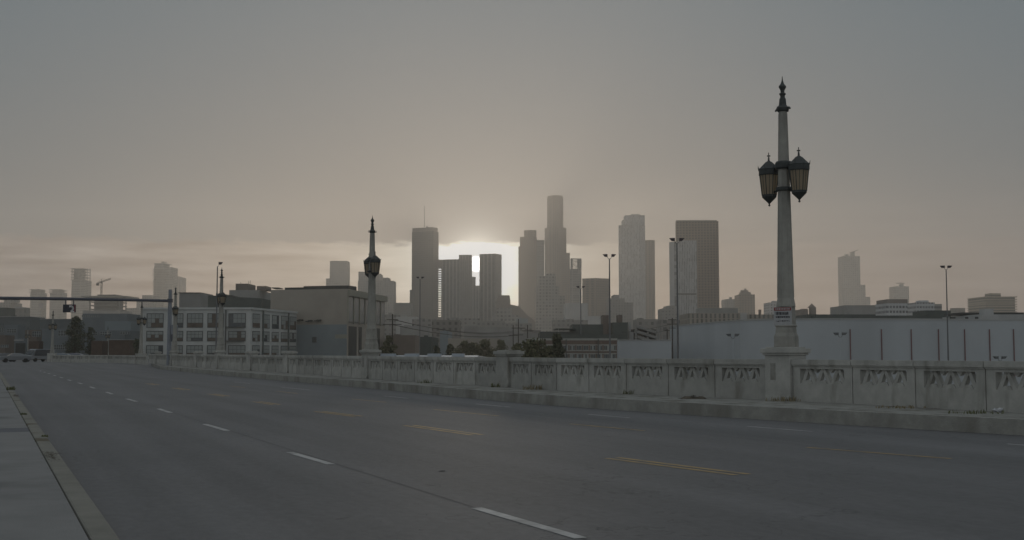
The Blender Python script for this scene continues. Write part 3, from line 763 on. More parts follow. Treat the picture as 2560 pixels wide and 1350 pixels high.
# --- beige warehouse with glazed side
m_taupe = mat('taupe_render', (0.35,0.315,0.27), 0.85, 0.2, 0.10, 0.12, stain=((0.29,0.265,0.23),0.12,0.5,0.8,0.4))
m_blueband = mat('blue_grey_paint', (0.22,0.255,0.27), 0.8, 0.2, 0.10, 0.15)
m_cream = mat('cream_trim', (0.30,0.29,0.24), 0.8, 0.2, 0.1, 0.3)
m_glaz = mat('window_glass', (0.07,0.08,0.085), 0.12, 0.5, 0.3, 0.6)
m_frame = mat('window_frame_paint', (0.09,0.095,0.095), 0.6, 0.3)
def beige():
    C0 = at_d(868,780,330); C0 = Vector((C0.x, 330)); C1 = Vector((at_d(962,780,372).x, 372)); CL = Vector((at_d(676,780,336).x, 336))
    C3 = CL+(C1-C0)
    zt = Z_(722,330)
    t = thing('beige_warehouse', (C0.x, C0.y, GZ), 'large taupe windowless warehouse wall with tall glazed right side', 'building')
    MB().prism([tuple(CL),tuple(C0),tuple(C1),tuple(C3)], GZ, zt).build('wall', m_taupe, t)
    ul = (CL-C0).normalized(); ur = (C1-C0).normalized(); Lr = (C1-C0).length; Ll = (CL-C0).length
    MB().obox(C0, ul, 0.05, Ll, -0.1, 0.0, GZ+1, Z_(811,330)).build('painted_dado', m_blueband, t)
    MB().obox(C0, ul, 1.0, 14.5, 3, 9, zt+0.003, zt+1.1).obox(C0, ul, 14.52, 20.5, 3.5, 8, zt+0.003, zt+0.8).build('roof_screen', m_dark, t)
    # right side: from C0 towards C1; outside is to the right of travel (w<0 ... >0)
    zc = Z_(731,330)
    MB().obox(C0, ur, 0.3, Lr, 0.0, 0.9, zt-1.9, zt-0.25).build('cornice', m_cream, t)
    n = 7; w = Lr/n
    for i in range(n):
        a = i*w
        f = MB().obox(C0, ur, a+0.4, a+w-0.5, 0.0, 0.12, Z_(806,330), zt-1.95).build('window', m_frame, t)
        MB().obox(C0, ur, a+0.9, a+w-1.0, 0.12, 0.16, Z_(805,330)+0.2, zt-2.2).build('pane', mat('pale_glazing',(0.20,0.215,0.215),0.2,0.5,0.2,0.4), f)
        MB().obox(C0, ur, a-0.25, a+0.35, 0.0, 0.35, Z_(809,330), zt-1.92).build('pilaster', m_cream, t)
    for a, b in ((1.5,9.5),(12,15),(30,36)):
        f = MB().obox(C0, ur, a, b, 0.0, 0.14, GZ+0.3, Z_(815,330)).build('loading_door', m_dark, t)
    MB().obox(C0, ul, -0.02, 3.4, -0.18, -0.105, Z_(846,330), Z_(836,330)).build('sign_board', m_cream, t)
    MB().obox(C0, ul, 9.0, 10.3, -0.25, -0.105, Z_(856,330), Z_(842,330)).build('wall_vent', m_frame, t)
    for a, y in ((7.6,800),(10.2,801),(13,799)):
        mb = MB().obox(C0, ul, a, a+1.1, -1.0, -0.1, Z_(y+2,330), Z_(y-1.5,330)); mb.obox(C0, ul, a+1.1, a+1.9, -0.8, -0.1, Z_(y+3,330), Z_(y+0.5,330)); mb.build('wall_lamp', m_dark, t)
beige()

# --- white three-storey factory
m_wf = mat('white_factory_render', (0.52,0.53,0.515), 0.85, 0.2, 0.10, 0.25, stain=((0.38,0.39,0.37),0.3,0.5,0.8,0.3))
m_blind = mat('window_blind', (0.30,0.32,0.31), 0.7, 0.3, 0.15, 0.4)
m_brk = mat('brown_infill', (0.13,0.105,0.085), 0.85, 0.2, 0.2, 0.5)
m_green = mat('oxidised_downpipe', (0.12,0.14,0.135), 0.7)
def factory():
    D = 300; C = Vector((M_(627,D),D)); CL = Vector((M_(352,D),D+1.0)); CR = Vector((M_(742,332),332)); C3 = CL+(CR-C)
    zt = Z_(770,D)
    t = thing('white_factory', (C.x, C.y, GZ), 'white three storey concrete frame factory with large gridded windows', 'building')
    MB().prism([tuple(CL),tuple(C),tuple(CR),tuple(C3)], GZ, zt).build('wall', m_wf, t)
    ul = (CL-C).normalized(); ur = (CR-C).normalized()
    MB().obox(C, ul, -0.3, (CL-C).length, -0.35, 0.0, zt-0.35, zt+0.15).obox(C, ur, 0.0, (CR-C).length, 0.0, 0.35, zt-0.35, zt+0.15).build('cornice', m_wf, t)
    rows = ((783,819),(827,853),(863,892))
    rnd = random.Random(5)
    def win(o, u, sgn, a, b, y0, y1, panes, i):
        za, zb = Z_(y1,D), Z_(y0,D)
        f = MB()
        w0, w1 = (0.0,0.10) if sgn > 0 else (-0.10,0.0)
        f.obox(o, u, a, b, w0, w1, za, zb); f = f.build('window', m_frame, t)
        g0, g1 = (0.10,0.13) if sgn > 0 else (-0.13,-0.10)
        h = zb-za; cut = za+h*rnd.choice((0.28,0.33,0.4))
        n = panes; pw = (b-a-0.3)/n
        lite = MB(); dark = MB()
        for k in range(n):
            x0 = a+0.15+k*pw
            c = cut if rnd.random() < 0.75 else za+h*rnd.choice((0.1,0.6,0.8))
            for r in range(3):
                z0_ = za+0.12+(h-0.24)*r/3; z1_ = za+0.12+(h-0.24)*(r+1)/3-0.08
                (lite if (z0_+z1_)/2 > c else dark).obox(o, u, x0, x0+pw-0.10, g0, g1, z0_, z1_)
        if lite.v: lite.build('blind', m_blind, f)
        if dark.v: dark.build('pane', m_brk if (i % 3) else m_glaz, f)
    # front bays (distance from the corner, to the left, in px)
    bays = ((571,615,4),(518,560,4),(466,507,4),(440,457,2),(364,407,4))
    for ri, (y0, y1) in enumerate(rows):
        for bi, (x0, x1, n) in enumerate(bays):
            a = (627-x1)*D/F; b = (627-x0)*D/F
            win(C, ul, -1, a, b, y0, y1, n, ri+bi)
        Lr = (CR-C).length; n = 5; w = Lr/n
        for k in range(n): win(C, ur, 1, k*w+1.2, (k+1)*w-0.5, y0, y1, 3, ri+k+1)
    # ledges between storeys are the bare frame; downpipes and a fire escape
    for px in (649, 718):
        pass
    for a in (7.5, 25.5):
        MB().obox(C, ur, a, a+0.3, 0.14, 0.45, GZ, zt-0.4).build('downpipe', m_green, t)
    a = (627-566)*D/F
    fe = MB().obox(C, ul, a, a+0.25, -0.4, -0.14, GZ, zt-0.5)
    for y in (817, 852): fe.obox(C, ul, a-4.5, a, -1.0, -0.14, Z_(y+1,D), Z_(y-0.5,D))
    fe.build('fire_escape', m_frame, t)
    # opening direction check: w>0 lies to the right of travel; travelling left that is towards the camera? handled by sgn
factory()

# towers behind, centre left
bldg('office_tower', 2200, 'plain hazy tower with low left shoulder, left of the second lamp', 'building', [('wall',822,868,652,{'tap':0.03}),('shoulder',814,872,696,{'f':4})], fa_grey)
bldg('stepped_tower', 2000, 'wide hazy stepped block behind the second lamp standard', 'building', [('wall',894,984,702,{'f':3}),('left_crown',896,925,679,{'f':8,'yb':703}),('centre_crown',925,957,684,{'f':8,'yb':703}),('right_crown',957,977,694,{'f':8,'yb':703}),('annex',960,990,737)], fa_grey)
bldg('office_block', 1900, 'low dark block left of the foot of the antenna tower', 'building', [('wall',985,1032,757)], fa_lowd)
t = bldg('antenna_tower', 2200, 'broad dark skyscraper with thin rooftop antenna, left of the sun', 'skyscraper', [('wall',1029,1096,578,{'c':1082}),('crown',1031,1094,568,{'c':1081,'f':3,'yb':579,'m':m_brown}),('annex',1024,1034,725,{'f':6})], fa_dark)
rod(t, 'antenna', 1061, 568, 515, 2210, 0.7, m_tin)
MB().box(M_(1066,2206,567),M_(1069,2206,567),2206,2212,Z_(568,2206),Z_(565.5,2206)).build('roof_plant', m_dark, t)
t = bldg('vertical_ribbed_tower', 2120, 'dark ribbed tower with stepped roof whose right edge meets the sun', 'skyscraper', [('wall',1103,1180,648,{'c':1150,'kl':0.3,'kr':0.6}),('roof_block',1147,1180,637,{'f':8,'d':22,'yb':649}),('right_wall',1180,1188,692,{'f':10,'d':20}),('right_foot',1188,1201,714,{'f':10,'d':20})], fa_vert)
slabs(t, 'balcony_slab', 1094,1103.5, 669, 792, 23, 2122, 10, m_cslab, 1.6)
MB().box(M_(1094,2124),M_(1103.5,2124),2122,2150,GZ,Z_(792,2122)).build('link_block', m_brown, t)
MB().box(M_(1094,2124),M_(1103.5,2124),2124,2150,Z_(667,2124),Z_(649,2124)).build('link_block', m_brown, t)
bldg('corner_tower', 2150, 'flat topped tower whose left edge meets the sun', 'skyscraper', [('wall',1198.5,1254,634,{'c':1238,'kl':0.4,'kr':2.0})], fa_vert)
bldg('dark_block', 1700, 'dark trapezoid roofed block low right of the sun', 'building', [('wall',1240,1276,752,{'m':m_brown}),('roof_block',1243,1276,738,{'yb':752,'tap':0.06,'d':30,'m':m_brown})], fa_lowd)
# wooded rise behind the pale blocks
hp = [(1270,760),(1296,765),(1306,774),(1318,788),(1330,796),(1345,812)]
mb = MB()
prof = [(M_(x,1640,y), Z_(y,1640)) for x, y in hp]
n = len(prof)
vs = [(a,1640,GZ) for a,b in prof]+[(a,1640,b) for a,b in prof]+[(a,1720,b) for a,b in prof]+[(a,1720,GZ) for a,b in prof]
fs = [(k,k+1,n+k+1,n+k) for k in range(n-1)]+[(n+k,n+k+1,2*n+k+1,2*n+k) for k in range(n-1)]+[(2*n+k,2*n+k+1,3*n+k+1,3*n+k) for k in range(n-1)]+[(0,n,2*n,3*n),(n-1,4*n-1,3*n-1,2*n-1)]
tag(mb.add(vs, fs).build('stepped_roofs', m_brown), 'dark sloping roofline falling to the right below the sun gap', 'building')

t = bldg('round_crown_tower', 2300, 'tall tower with rounded crown right of the bright sun gap', 'skyscraper', [('wall',1300,1342,592),('shoulder',1296,1302,616,{'f':3,'d':34}),('crown',1309.5,1342,575,{'oct':12,'f':2,'yb':592}),('right_wing',1342,1361,600,{'f':5,'m':fa_balc})], fa_brown)
t = bldg('tallest_tower', 2500, 'tallest skyscraper with round crown and stepped shoulders', 'skyscraper', [('wall',1362,1418,568,{'oct':16}),('upper_shaft',1368,1409,492,{'oct':16,'f':5,'yb':568}),('crown',1369.5,1407.5,488,{'oct':16,'f':7,'yb':492}),('right_shoulder',1412,1425,632,{'f':12,'d':20})], fa_brown)
t = bldg('balcony_tower', 2200, 'slim tower with open top floors right of the tallest skyscraper', 'skyscraper', [('wall',1425,1454,672,{'c':1446}),('left_core',1426,1432,646,{'f':6,'d':14,'yb':674}),('right_core',1443,1454,647,{'f':6,'d':14,'yb':674})], fa_balc)
slabs(t, 'open_floor', 1426,1453, 646, 671, 6, 2206, 14, m_cslab, 1.2)
bldg('setback_tower', 1500, 'pale old setback tower below the tallest skyscraper', 'building', [('wall',1339,1398,716),('upper_storeys',1345,1390,690,{'f':5}),('crown',1362,1390,684,{'f':8,'tap':0.08}),('right_wing',1398,1412,740,{'f':3})], fa_grey)
bldg('brown_cube_tower', 2000, 'dark brown cubic tower with flat roof behind the light mast', 'skyscraper', [('wall',1456,1526,695,{'c':1492,'kl':0.6,'kr':0.7})], fa_brown)
bldg('pale_box', 1250, 'pale windowless box right of the setback tower', 'building', [('wall',1409,1470,758)], m_pale)
bldg('pale_box', 1100, 'long pale low box below the brown cubic tower', 'building', [('wall',1466,1520,790),('left_wing',1440,1466,800)], m_pale)
bldg('stepped_block', 1500, 'pale stepped block below and left of the white twin topped tower', 'building', [('wall',1518,1583,756),('upper_storeys',1522,1562,746,{'f':4}),('crown',1528,1548,737,{'f':8,'yb':747})], fa_low)
t = bldg('grey_slab_tower', 2200, 'pale grey skyscraper with stepped left shoulders and dark corner lines', 'skyscraper', [('wall',1547,1614,562,{'c':1600,'kl':0.25,'kr':1.2}),('upper_shaft',1553,1612,549,{'f':4,'yb':563,'d':34}),('crown',1559,1612,538,{'f':7,'yb':550,'d':30}),('roof_plant',1576,1600,535.5,{'f':12,'d':14,'yb':539})], fa_light)
bldg('red_glass_tower', 2280, 'slim red brown slab tower touching the grey skyscraper on its right', 'skyscraper', [('wall',1612,1638,600,{'c':1630,'kl':0.4,'kr':1.0})], fa_brown)
bldg('white_slab_tower', 1380, 'pale smooth slab tower with one dark belt, before the gridded brown tower', 'skyscraper', [('wall',1674,1743,604,{'c':1690,'kl':1.0,'kr':0.15}),('crown',1692,1742,601,{'f':8,'yb':605,'d':20}),('belt',1690.5,1741,733,{'yb':737,'f':-0.4,'d':0.3,'m':m_dark})], fa_light)
t = bldg('gridded_tower', 1500, 'wide flat topped brown tower with square window grid', 'skyscraper', [('wall',1690,1798,552,{'c':1792,'kl':0.12,'kr':1.6}),('coping',1690,1792,550.5,{'f':-0.5,'d':3,'yb':554,'m':m_brown})], facade('brown_square_grid', (0.20,0.14,0.10), (0.03,0.027,0.025), 3.4, 3.4, 0.55, 0.55))
bldg('stepped_block', 1300, 'grey stepped block left of the foot of the pale slab tower', 'building', [('wall',1645,1692,780),('upper_storeys',1656,1690,771,{'f':4}),('crown',1658.5,1688,764,{'f':8,'yb':772})], fa_low)
bldg('office_block', 2000, 'low grey block between the gridded tower and the domed block', 'building', [('wall',1804,1838,748),('roof_plant',1822,1830,743,{'f':6,'d':10,'yb':749})], fa_low)
bldg('domed_block', 1900, 'squat dark block with a small domed roof turret', 'building', [('wall',1837,1888,736,{'m':fa_brown}),('turret',1848,1877,730,{'f':8,'d':20,'yb':737}),('dome',1853,1873,725,{'oct':12,'f':9,'yb':731}),('finial',1860,1866,721.5,{'f':16,'d':4,'yb':726})], m_brown)
t = bldg('hotel_slab', 700, 'long low tan block with rows of narrow windows above the white wall', 'building', [('wall',1698,1855,783),('right_wing',1855,1962,786,{'f':3}),('stair_tower',1852,1868,782,{'f':-1,'d':12,'m':m_pale}),('roof_block',1740,1845,770,{'f':8,'d':14,'yb':784,'m':m_grey}),('chimney',1896,1903,774,{'f':6,'d':4,'yb':787,'m':m_brown})], facade('hotel_windows', (0.30,0.27,0.225), (0.09,0.09,0.09), 2.6, 3.2, 0.45, 0.85))
bldg('apartment_block', 1600, 'pale gridded block just left of the near lamp shaft', 'building', [('wall',1910,1950,756),('roof_plant',1928,1942,752,{'f':6,'d':14,'yb':757})], facade('white_grid',(0.42,0.42,0.43),(0.10,0.105,0.12),4,3.6,0.5,0.5))
bldg('low_block', 900, 'low dark block right of the near lamp shaft', 'building', [('wall',1988,2021,774),('roof_block',2000,2019,772,{'f':5,'d':15,'yb':775})], m_brown)
t = bldg('pyramid_turret', 900, 'small dark turret with pyramid roof right of the near lamp', 'building', [('wall',2023,2041,769,{'d':6})], m_brown)
X0,X1 = M_(2023,900),M_(2041,900); mb = MB(); zb = Z_(769,900); mb.add([(X0,900,zb),(X1,900,zb),(X1,906,zb),(X0,906,zb),((X0+X1)/2,903,Z_(758,900))],[(0,3,2,1),(0,1,4),(1,2,4),(2,3,4),(3,0,4)]); mb.build('pyramid_roof', m_brown, t)
# right
t = bldg('city_tower', 2600, 'slender stepped tower with rooftop crane at right', 'skyscraper', [('wall',2109,2152,640),('left_step',2104.5,2110,721,{'f':4,'d':30}),('crown',2124,2137,630,{'f':8,'d':16,'yb':641}),('roof_block',2111,2121,635,{'f':6,'d':18,'yb':641}),('middle_step',2151,2165,712,{'f':3}),('low_step',2164,2177,742,{'f':3})], fa_grey)
MB().tube([(M_(2127,2605,634),2606,Z_(632,2605)),(M_(2146,2605,625),2606,Z_(624,2605))],[1.2,0.6],4).build('roof_crane', m_steel, t)
t = bldg('office_tower', 2600, 'short pale tower with a flat rotor-like crane on its roof at right', 'skyscraper', [('wall',2239,2274,716),('left_step',2233,2240,722,{'f':3}),('crown',2247,2259,710,{'f':6,'d':14,'yb':717})], fa_grey)
MB().tube([(M_(2242,2606,707),2610,Z_(707.5,2606)),(M_(2263,2606,707),2610,Z_(707.5,2606))],0.9,4).tube([(M_(2253,2606,707),2610,Z_(711,2606)),(M_(2253,2606,707),2610,Z_(707,2606))],0.9,4).build('roof_crane', m_steel, t)
bldg('white_office', 900, 'white banded office block with dark rounded top floor at right', 'building', [('wall',2188,2270,758),('top_floor',2191,2269,748,{'f':1.5,'yb':758,'m':m_brown})], fa_white)
bldg('white_office', 1000, 'pale blue grey banded block with penthouse right of the white office', 'building', [('wall',2266,2338,756),('penthouse',2289,2322,751,{'f':6,'d':20,'yb':757}),('right_wing',2338,2356,760,{'f':4,'m':fa_band})], fa_white)
bldg('low_block', 800, 'low grey roof at the foot of the slender stepped tower', 'building', [('wall',2116,2190,763),('left_wing',2112,2130,770,{'f':-4})], m_grey)
bldg('round_building', 1100, 'small tan block left of the wide tan offices', 'building', [('wall',2384,2420,770,{'oct':14})], m_taupe)
t = bldg('tan_offices', 1400, 'wide tan office block with overhanging floors at far right', 'building', [('wall',2422,2539,742),('penthouse',2462,2502,733,{'f':12,'d':20,'yb':743})], fa_tan, depth=60)
slabs(t, 'floor_slab', 2418,2543, 741, 778, 7, 1398, 64, mat('tan_slab',(0.40,0.34,0.27)), 1.1)
bldg('dark_roofs', 330, 'long dark low roof line above the white warehouse wall', 'building', [('wall',2018,2190,786),('low_roof',1996,2110,789,{'f':-4}),('right_wing',2180,2360,789,{'f':3}),('roof_plant',2318,2378,776,{'f':6,'d':12})], m_grn, depth=30)
t = bldg('white_shed', 290, 'white low shed with small dark openings above the warehouse wall at right', 'building', [('wall',2357,2640,786),('roof_box',2448,2484,772,{'f':4,'d':8,'yb':787})], m_pale, depth=25)
for px, w in ((2374,14),(2412,8),(2437,8)): MB().box(M_(px,290),M_(px+w,290),289.85,290.05,Z_(797,290),Z_(792,290)).build('vent_opening', m_dark, t)
MB().box(M_(2404,300),M_(2560,300),300,312,Z_(786,300),Z_(781,300)).build('roof_edge', m_dark, t)

# the big white warehouse wall on the right
m_ware = mat('white_warehouse_paint', (0.475,0.505,0.525), 0.75, 0.25, 0.06, 0.08, stain=((0.40,0.425,0.44),0.10,0.45,0.8,0.2))
m_pipe = mat('red_brown_downpipe', (0.20,0.10,0.10), 0.6)
def warehouse():
    Hh = 6.0
    def pt(px, top): D = Hh*F/(HZ-top); return Vector((M_(px,D,840), D))
    P = [pt(1675,815.5), pt(1760,808), pt(1850,800.5), pt(1940,798), pt(2100,797), pt(2330,798), pt(2700,800.5)]
    t = thing('white_warehouse', (P[3].x, P[3].y, GZ), 'huge plain white warehouse wall behind the parapet at right', 'building')
    back = [Vector((P[-1].x, P[-1].y+60)), Vector((P[0].x+3, P[0].y+20))]
    MB().prism([tuple(p) for p in P+back], GZ, EYE+Hh).build('wall', m_ware, t)
    cp = MB()
    for a, b in zip(P, P[1:]): cp.obox(a, (b-a).normalized(), 0, (b-a).length, -0.06, 0.4, EYE+Hh+0.002, EYE+Hh+0.14) if False else cp.obox(a, (b-a).normalized(), 0, (b-a).length, 0.0, 0.08, EYE+Hh-0.18, EYE+Hh+0.1)
    cp.build('coping', m_pale, t)
    lw = 240; MB().box(M_(1545,lw),M_(1677,lw),lw,lw+22,GZ,Z_(851,lw)).build('low_wing', m_ware, t)
    MB().box(M_(1545,lw)-0.1,M_(1677,lw),lw-0.15,lw+22.1,Z_(851,lw)+0.002,Z_(849,lw)).build('low_wing_coping', m_pale, t)
    for px in (2122,2200,2274,2342,2407,2469,2529):
        k = (px-CX)/(F*math.cos(PITCH))
        for a, b in zip(P, P[1:]):
            fa_, fb_ = a.x-k*a.y, b.x-k*b.y
            if fa_ <= 0 < fb_:
                q = a.lerp(b, fa_/(fa_-fb_)); break
        MB().box(q.x-0.075,q.x+0.075,q.y-0.2,q.y-0.03,GZ,Z_(823,q.y)).build('downpipe', m_pipe, t)
warehouse()

# brick and white banded school-like building and the dark roofs behind it
def banded():
    D = 215; t = thing('brick_school', (M_(1440,D), D, GZ), 'long two storey building with white bands between brick, behind the trees', 'building')
    m_br = mat('dull_brick', (0.17,0.125,0.105), 0.85, 0.2, 0.15, 2.0); m_wb = mat('white_band', (0.36,0.36,0.33), 0.8, 0.2, 0.1, 1.0)
    X0, X1 = M_(1318,D), M_(1542,D)
    MB().box(X0,X1,D,D+14,GZ,Z_(848,D)).build('wall', m_br, t)
    for y0, y1 in ((846,851),(861,863),(876,878),(882.5,884.5),(899,902)):
        MB().box(X0-0.05,X1+0.05,D-0.12,D,Z_(y1,D),Z_(y0,D)).build('band', m_wb, t)
    rnd = random.Random(2)
    for y0, y1 in ((863.3,875.7),(884.8,898.5)):
        x = 1322
        while x < 1536:
            w = 13
            f = MB().box(M_(x,D),M_(x+w,D),D-0.08,D,Z_(y1,D),Z_(y0,D)).build('window', m_wb, t)
            k = 0
            for j in range(3):
                MB().box(M_(x+0.8+j*4,D),M_(x+4.2+j*4,D),D-0.10,D-0.078,Z_(y1-1,D),Z_(y0+1,D)).build('pane', rnd.choice((m_glaz,m_glaz,m_blind,m_frame)), f)
            x += 17
    for px in (1343,1414,1494): MB().box(M_(px,D),M_(px,D)+0.15,D-0.3,D-0.13,GZ,Z_(848,D)).build('downpipe', m_frame, t)
banded()
t = bldg('dark_sheds', 270, 'cluster of dark green flat roofed sheds behind the brick banded building', 'building', [('wall',1350,1570,836),('left_roof',1347,1432,829,{'f':2,'d':10,'yb':840}),('canopy',1385,1440,821,{'f':1,'d':12,'yb':823.5}),('middle_block',1430,1508,811,{'f':5,'d':12}),('stair_tower',1507,1522,788,{'f':5,'d':6,'m':m_brown}),('right_block',1532,1570,806,{'f':2,'d':12}),('chimney_block',1541,1556,787,{'f':4,'d':6,'yb':807,'m':m_brown})], m_grn, depth=16)
MB().box(M_(1396,268),M_(1397,268),268,268.3,Z_(846,268),Z_(822,268)).build('canopy_post', m_pale, t)
bldg('pale_shed', 280, 'narrow pale sheds right of the dark roofs', 'building', [('wall',1571,1577,806),('right_wing',1577,1584,830)], m_pale, depth=10)
def ramp():
    D = 330; t = thing('parking_ramp', (M_(1612,D), D, GZ), 'open parking ramp with dark diagonal decks above the low white wing', 'building')
    MB().box(M_(1586,D),M_(1648,D),D+8,D+14,GZ,Z_(822,D)).build('wall', m_dark, t)
    for k in range(4):
        y = 812+k*13; mb = MB(); a = Vector((M_(1590+k*2,D), 0, Z_(y,D))); b = Vector((M_(1642,D), 0, Z_(y+16,D)))
        mb.prism([(a.x,D),(b.x,D),(b.x,D+7.9),(a.x,D+7.9)], [a.z-0.75,b.z-0.75,b.z-0.75,a.z-0.75], [a.z,b.z,b.z,a.z]); mb.build('ramp_deck', m_grey, t)
    for px in (1588,1617,1645): MB().box(M_(px,D),M_(px,D)+0.5,D+0.2,D+0.7,GZ,Z_(820,D)).build('column', m_grey, t)
ramp()

# roof of the near shed just over the parapet, with roof monitors
def near_shed():
    m_rb = mat('blue_grey_roof', (0.34,0.38,0.42), 0.6, 0.3, 0.08, 0.5); m_rw = mat('roof_monitor_white', (0.40,0.43,0.46), 0.6, 0.3)
    D = 85; t = thing('metal_roof_shed', (M_(1070,D), D, GZ), 'pale blue metal roof with four white boxes just above the parapet', 'building')
    x0, x1 = M_(944,D), M_(1185,D)
    zt = Z_(888.5,D+8)
    MB().prism([(x0,D),(x1,D),(x1,D+12),(x0,D+12)], GZ, [zt-0.42,zt-0.42,zt,zt]).build('roof', m_rb, t)
    MB().prism([(x1+0.002,D),(x1+2.0,D),(x1+2.0,D+12),(x1+0.002,D+12)], GZ, [zt-0.45,zt-0.8,zt-0.35,zt-0.03]).build('roof_slope', m_grey, t)
    for a, b in ((952,985),(1012,1044),(1069,1101),(1130,1160)):
        MB().box(M_(a,D+8),M_(b,D+8),D+8,D+10,zt-0.1,Z_(884,D+8)).build('roof_monitor', m_rw, t)
near_shed()

# hazy low-rise clutter in the middle distance
rnd = random.Random(11)
clut = [(960,1000,786,900,fa_low,'low pale block behind the utility pole'),(990,1046,792,820,m_pale,'pale flat block under the antenna tower foot'),
 (1030,1100,798,760,fa_low,'low windowed block under the antenna tower'),(1080,1152,800,700,fa_lowd,'dim low block under the ribbed tower'),
 (1115,1200,796,980,fa_low,'grey block at the foot of the ribbed tower'),(1190,1262,802,860,fa_low,'low block with tall windows right under the sun'),
 (1160,1300,818,560,m_grey,'long grey flat roof below the sun'),(1230,1296,788,1250,fa_grey,'pale stone block with window columns under the dark trapezoid block'),
 (1262,1330,808,900,fa_low,'pale block behind the wooden poles'),(1290,1320,796,1100,m_blueband,'small blue grey block by the sloping roofs'),
 (1000,1080,815,520,m_grey,'grey shed with lit roof edge behind the metal roof'),(1050,1096,842,230,m_grn,'plain green grey wall behind the metal roof'),
 (1100,1130,828,300,m_blueband,'blue grey shed wall left of the small trees'),(965,1050,838,360,m_brown,'brown cluttered yard building behind the metal roof'),
 (1180,1345,832,420,m_grey,'long low roof behind the row of small trees'),(1310,1352,825,480,fa_low,'low pale block left of the dark green sheds'),
 (1120,1250,846,300,m_taupe,'tan low wall behind the row of small trees'),(1640,1700,800,520,fa_low,'grey low block above the low white wing'),(1583,1660,798,700,fa_low,'grey block behind the parking ramp'),
 (1380,1470,800,900,fa_low,'low block in front of the setback tower')]
for x0, x1, y, D, m, lab in clut:
    bl = [('wall', x0, x1, y)]
    if rnd.random() < 0.7:
        a = rnd.uniform(x0, x0+(x1-x0)*0.5); bl.append(('roof_box', a, a+(x1-x0)*0.22, y-rnd.uniform(2,4), {'f':4,'d':8,'yb':y+1}))
    if x0 == 1230: bl.append(('upper_storeys',1242,1280,770,{'f':6,'d':25,'yb':789}))
    bldg('low_block', D, lab, 'building', bl, m, depth=20)

# left street buildings
m_bl = mat('blue_grey_render', (0.17,0.19,0.20), 0.85, 0.2, 0.12, 0.2)
m_bl2 = mat('slate_render', (0.125,0.14,0.145), 0.85, 0.2, 0.12, 0.2)
m_brick = mat('brown_brick_wall', (0.105,0.075,0.058), 0.9, 0.2, 0.2, 1.5)
def lowrise(name, D, x0, x1, y, label, m, wins, wm=None, depth=14, roof=None):
    t = bldg(name, D, label, 'building', [('wall', x0, x1, y)]+([('roof', x0-1, x1+1, roof, {'f':-0.2,'yb':y+0.001,'m':m_pale})] if roof else []), m, depth=depth)
    for (a, b, ya, yb) in wins:
        f = MB().box(M_(a,D),M_(b,D),D-0.06,D,Z_(yb,D),Z_(ya,D)).build('window', m_bl if m is m_bl2 else m_blind, t)
        n = max(1, int((b-a)/5)); w = (b-a)/n
        for k in range(n):
            for r in range(2):
                zz0 = Z_(yb-(yb-ya)*(r+0.92)/2,D); 
                MB().box(M_(a+k*w+0.6,D),M_(a+(k+1)*w-0.6,D),D-0.09,D-0.058,Z_(yb-(yb-ya)*r/2-0.7,D),Z_(yb-(yb-ya)*(r+1)/2+0.5,D)).build('pane', m_glaz, f)
    return t
lowrise('workshop', 420, -30, 112, 792, 'long slate blue workshop behind the lamp nearest the left edge', m_bl2, [(0,12,806,814)], roof=791)
lowrise('workshop', 400, 100, 215, 798, 'slate blue workshop behind the hanging sign', m_bl2, [], roof=797)
lowrise('warehouse', 380, 205, 352, 784, 'grey blue warehouse with dark roof strip, under the gantry arm', m_bl, [(205,250,788,793)])
lowrise('warehouse', 360, 262, 352, 803, 'plain blue wall left of the white factory', m_blueband, [], depth=10)
lowrise('house_block', 330, 10, 62, 812, 'grey building with two rows of small windows near the left edge', m_bl, [(19,42,822,832),(0,10,820,830)])
lowrise('house_block', 320, 62, 108, 825, 'brown grey building with panelled window left of the twin lamps', m_brown, [(82,104,828,842)])
lowrise('house_block', 310, 104, 215, 822, 'low pale building with gridded window left of the dark tree', m_bl, [(147,166,826,840)])
lowrise('house_block', 320, 212, 352, 826, 'low grey building with a row of small dark windows', m_bl, [(222,245,830,838),(252,280,829,838),(302,326,829,836)])
t = lowrise('garage', 280, -30, 36, 838, 'dark garage with low gridded window at the left edge', m_brown, [(4,24,862,869)])
t = lowrise('garage', 275, 36, 68, 846, 'garage with a pale lintel and a wide dark door', m_bl, [], roof=None)
MB().box(M_(42,275),M_(66,275),274.85,274.99,GZ,Z_(858,275)).build('door', m_dark, t); MB().box(M_(38,275),M_(62,275),274.7,274.84,Z_(852,275),Z_(849,275)).build('lintel', m_pale, t)
lowrise('shop', 270, 72, 112, 853, 'brown fronted low shop behind the parked van', m_brick, [])
lowrise('shop', 265, 108, 232, 846, 'blue grey shop with long window behind the parked cars', m_bl, [(138,190,862,874)])
lowrise('brick_building', 255, 228, 270, 852, 'dark purple brown brick wall behind the far parapet', m_brick, [])
lowrise('brick_building', 250, 272, 352, 850, 'long dark brown brick wall left of the white factory', m_brick, [], roof=849)

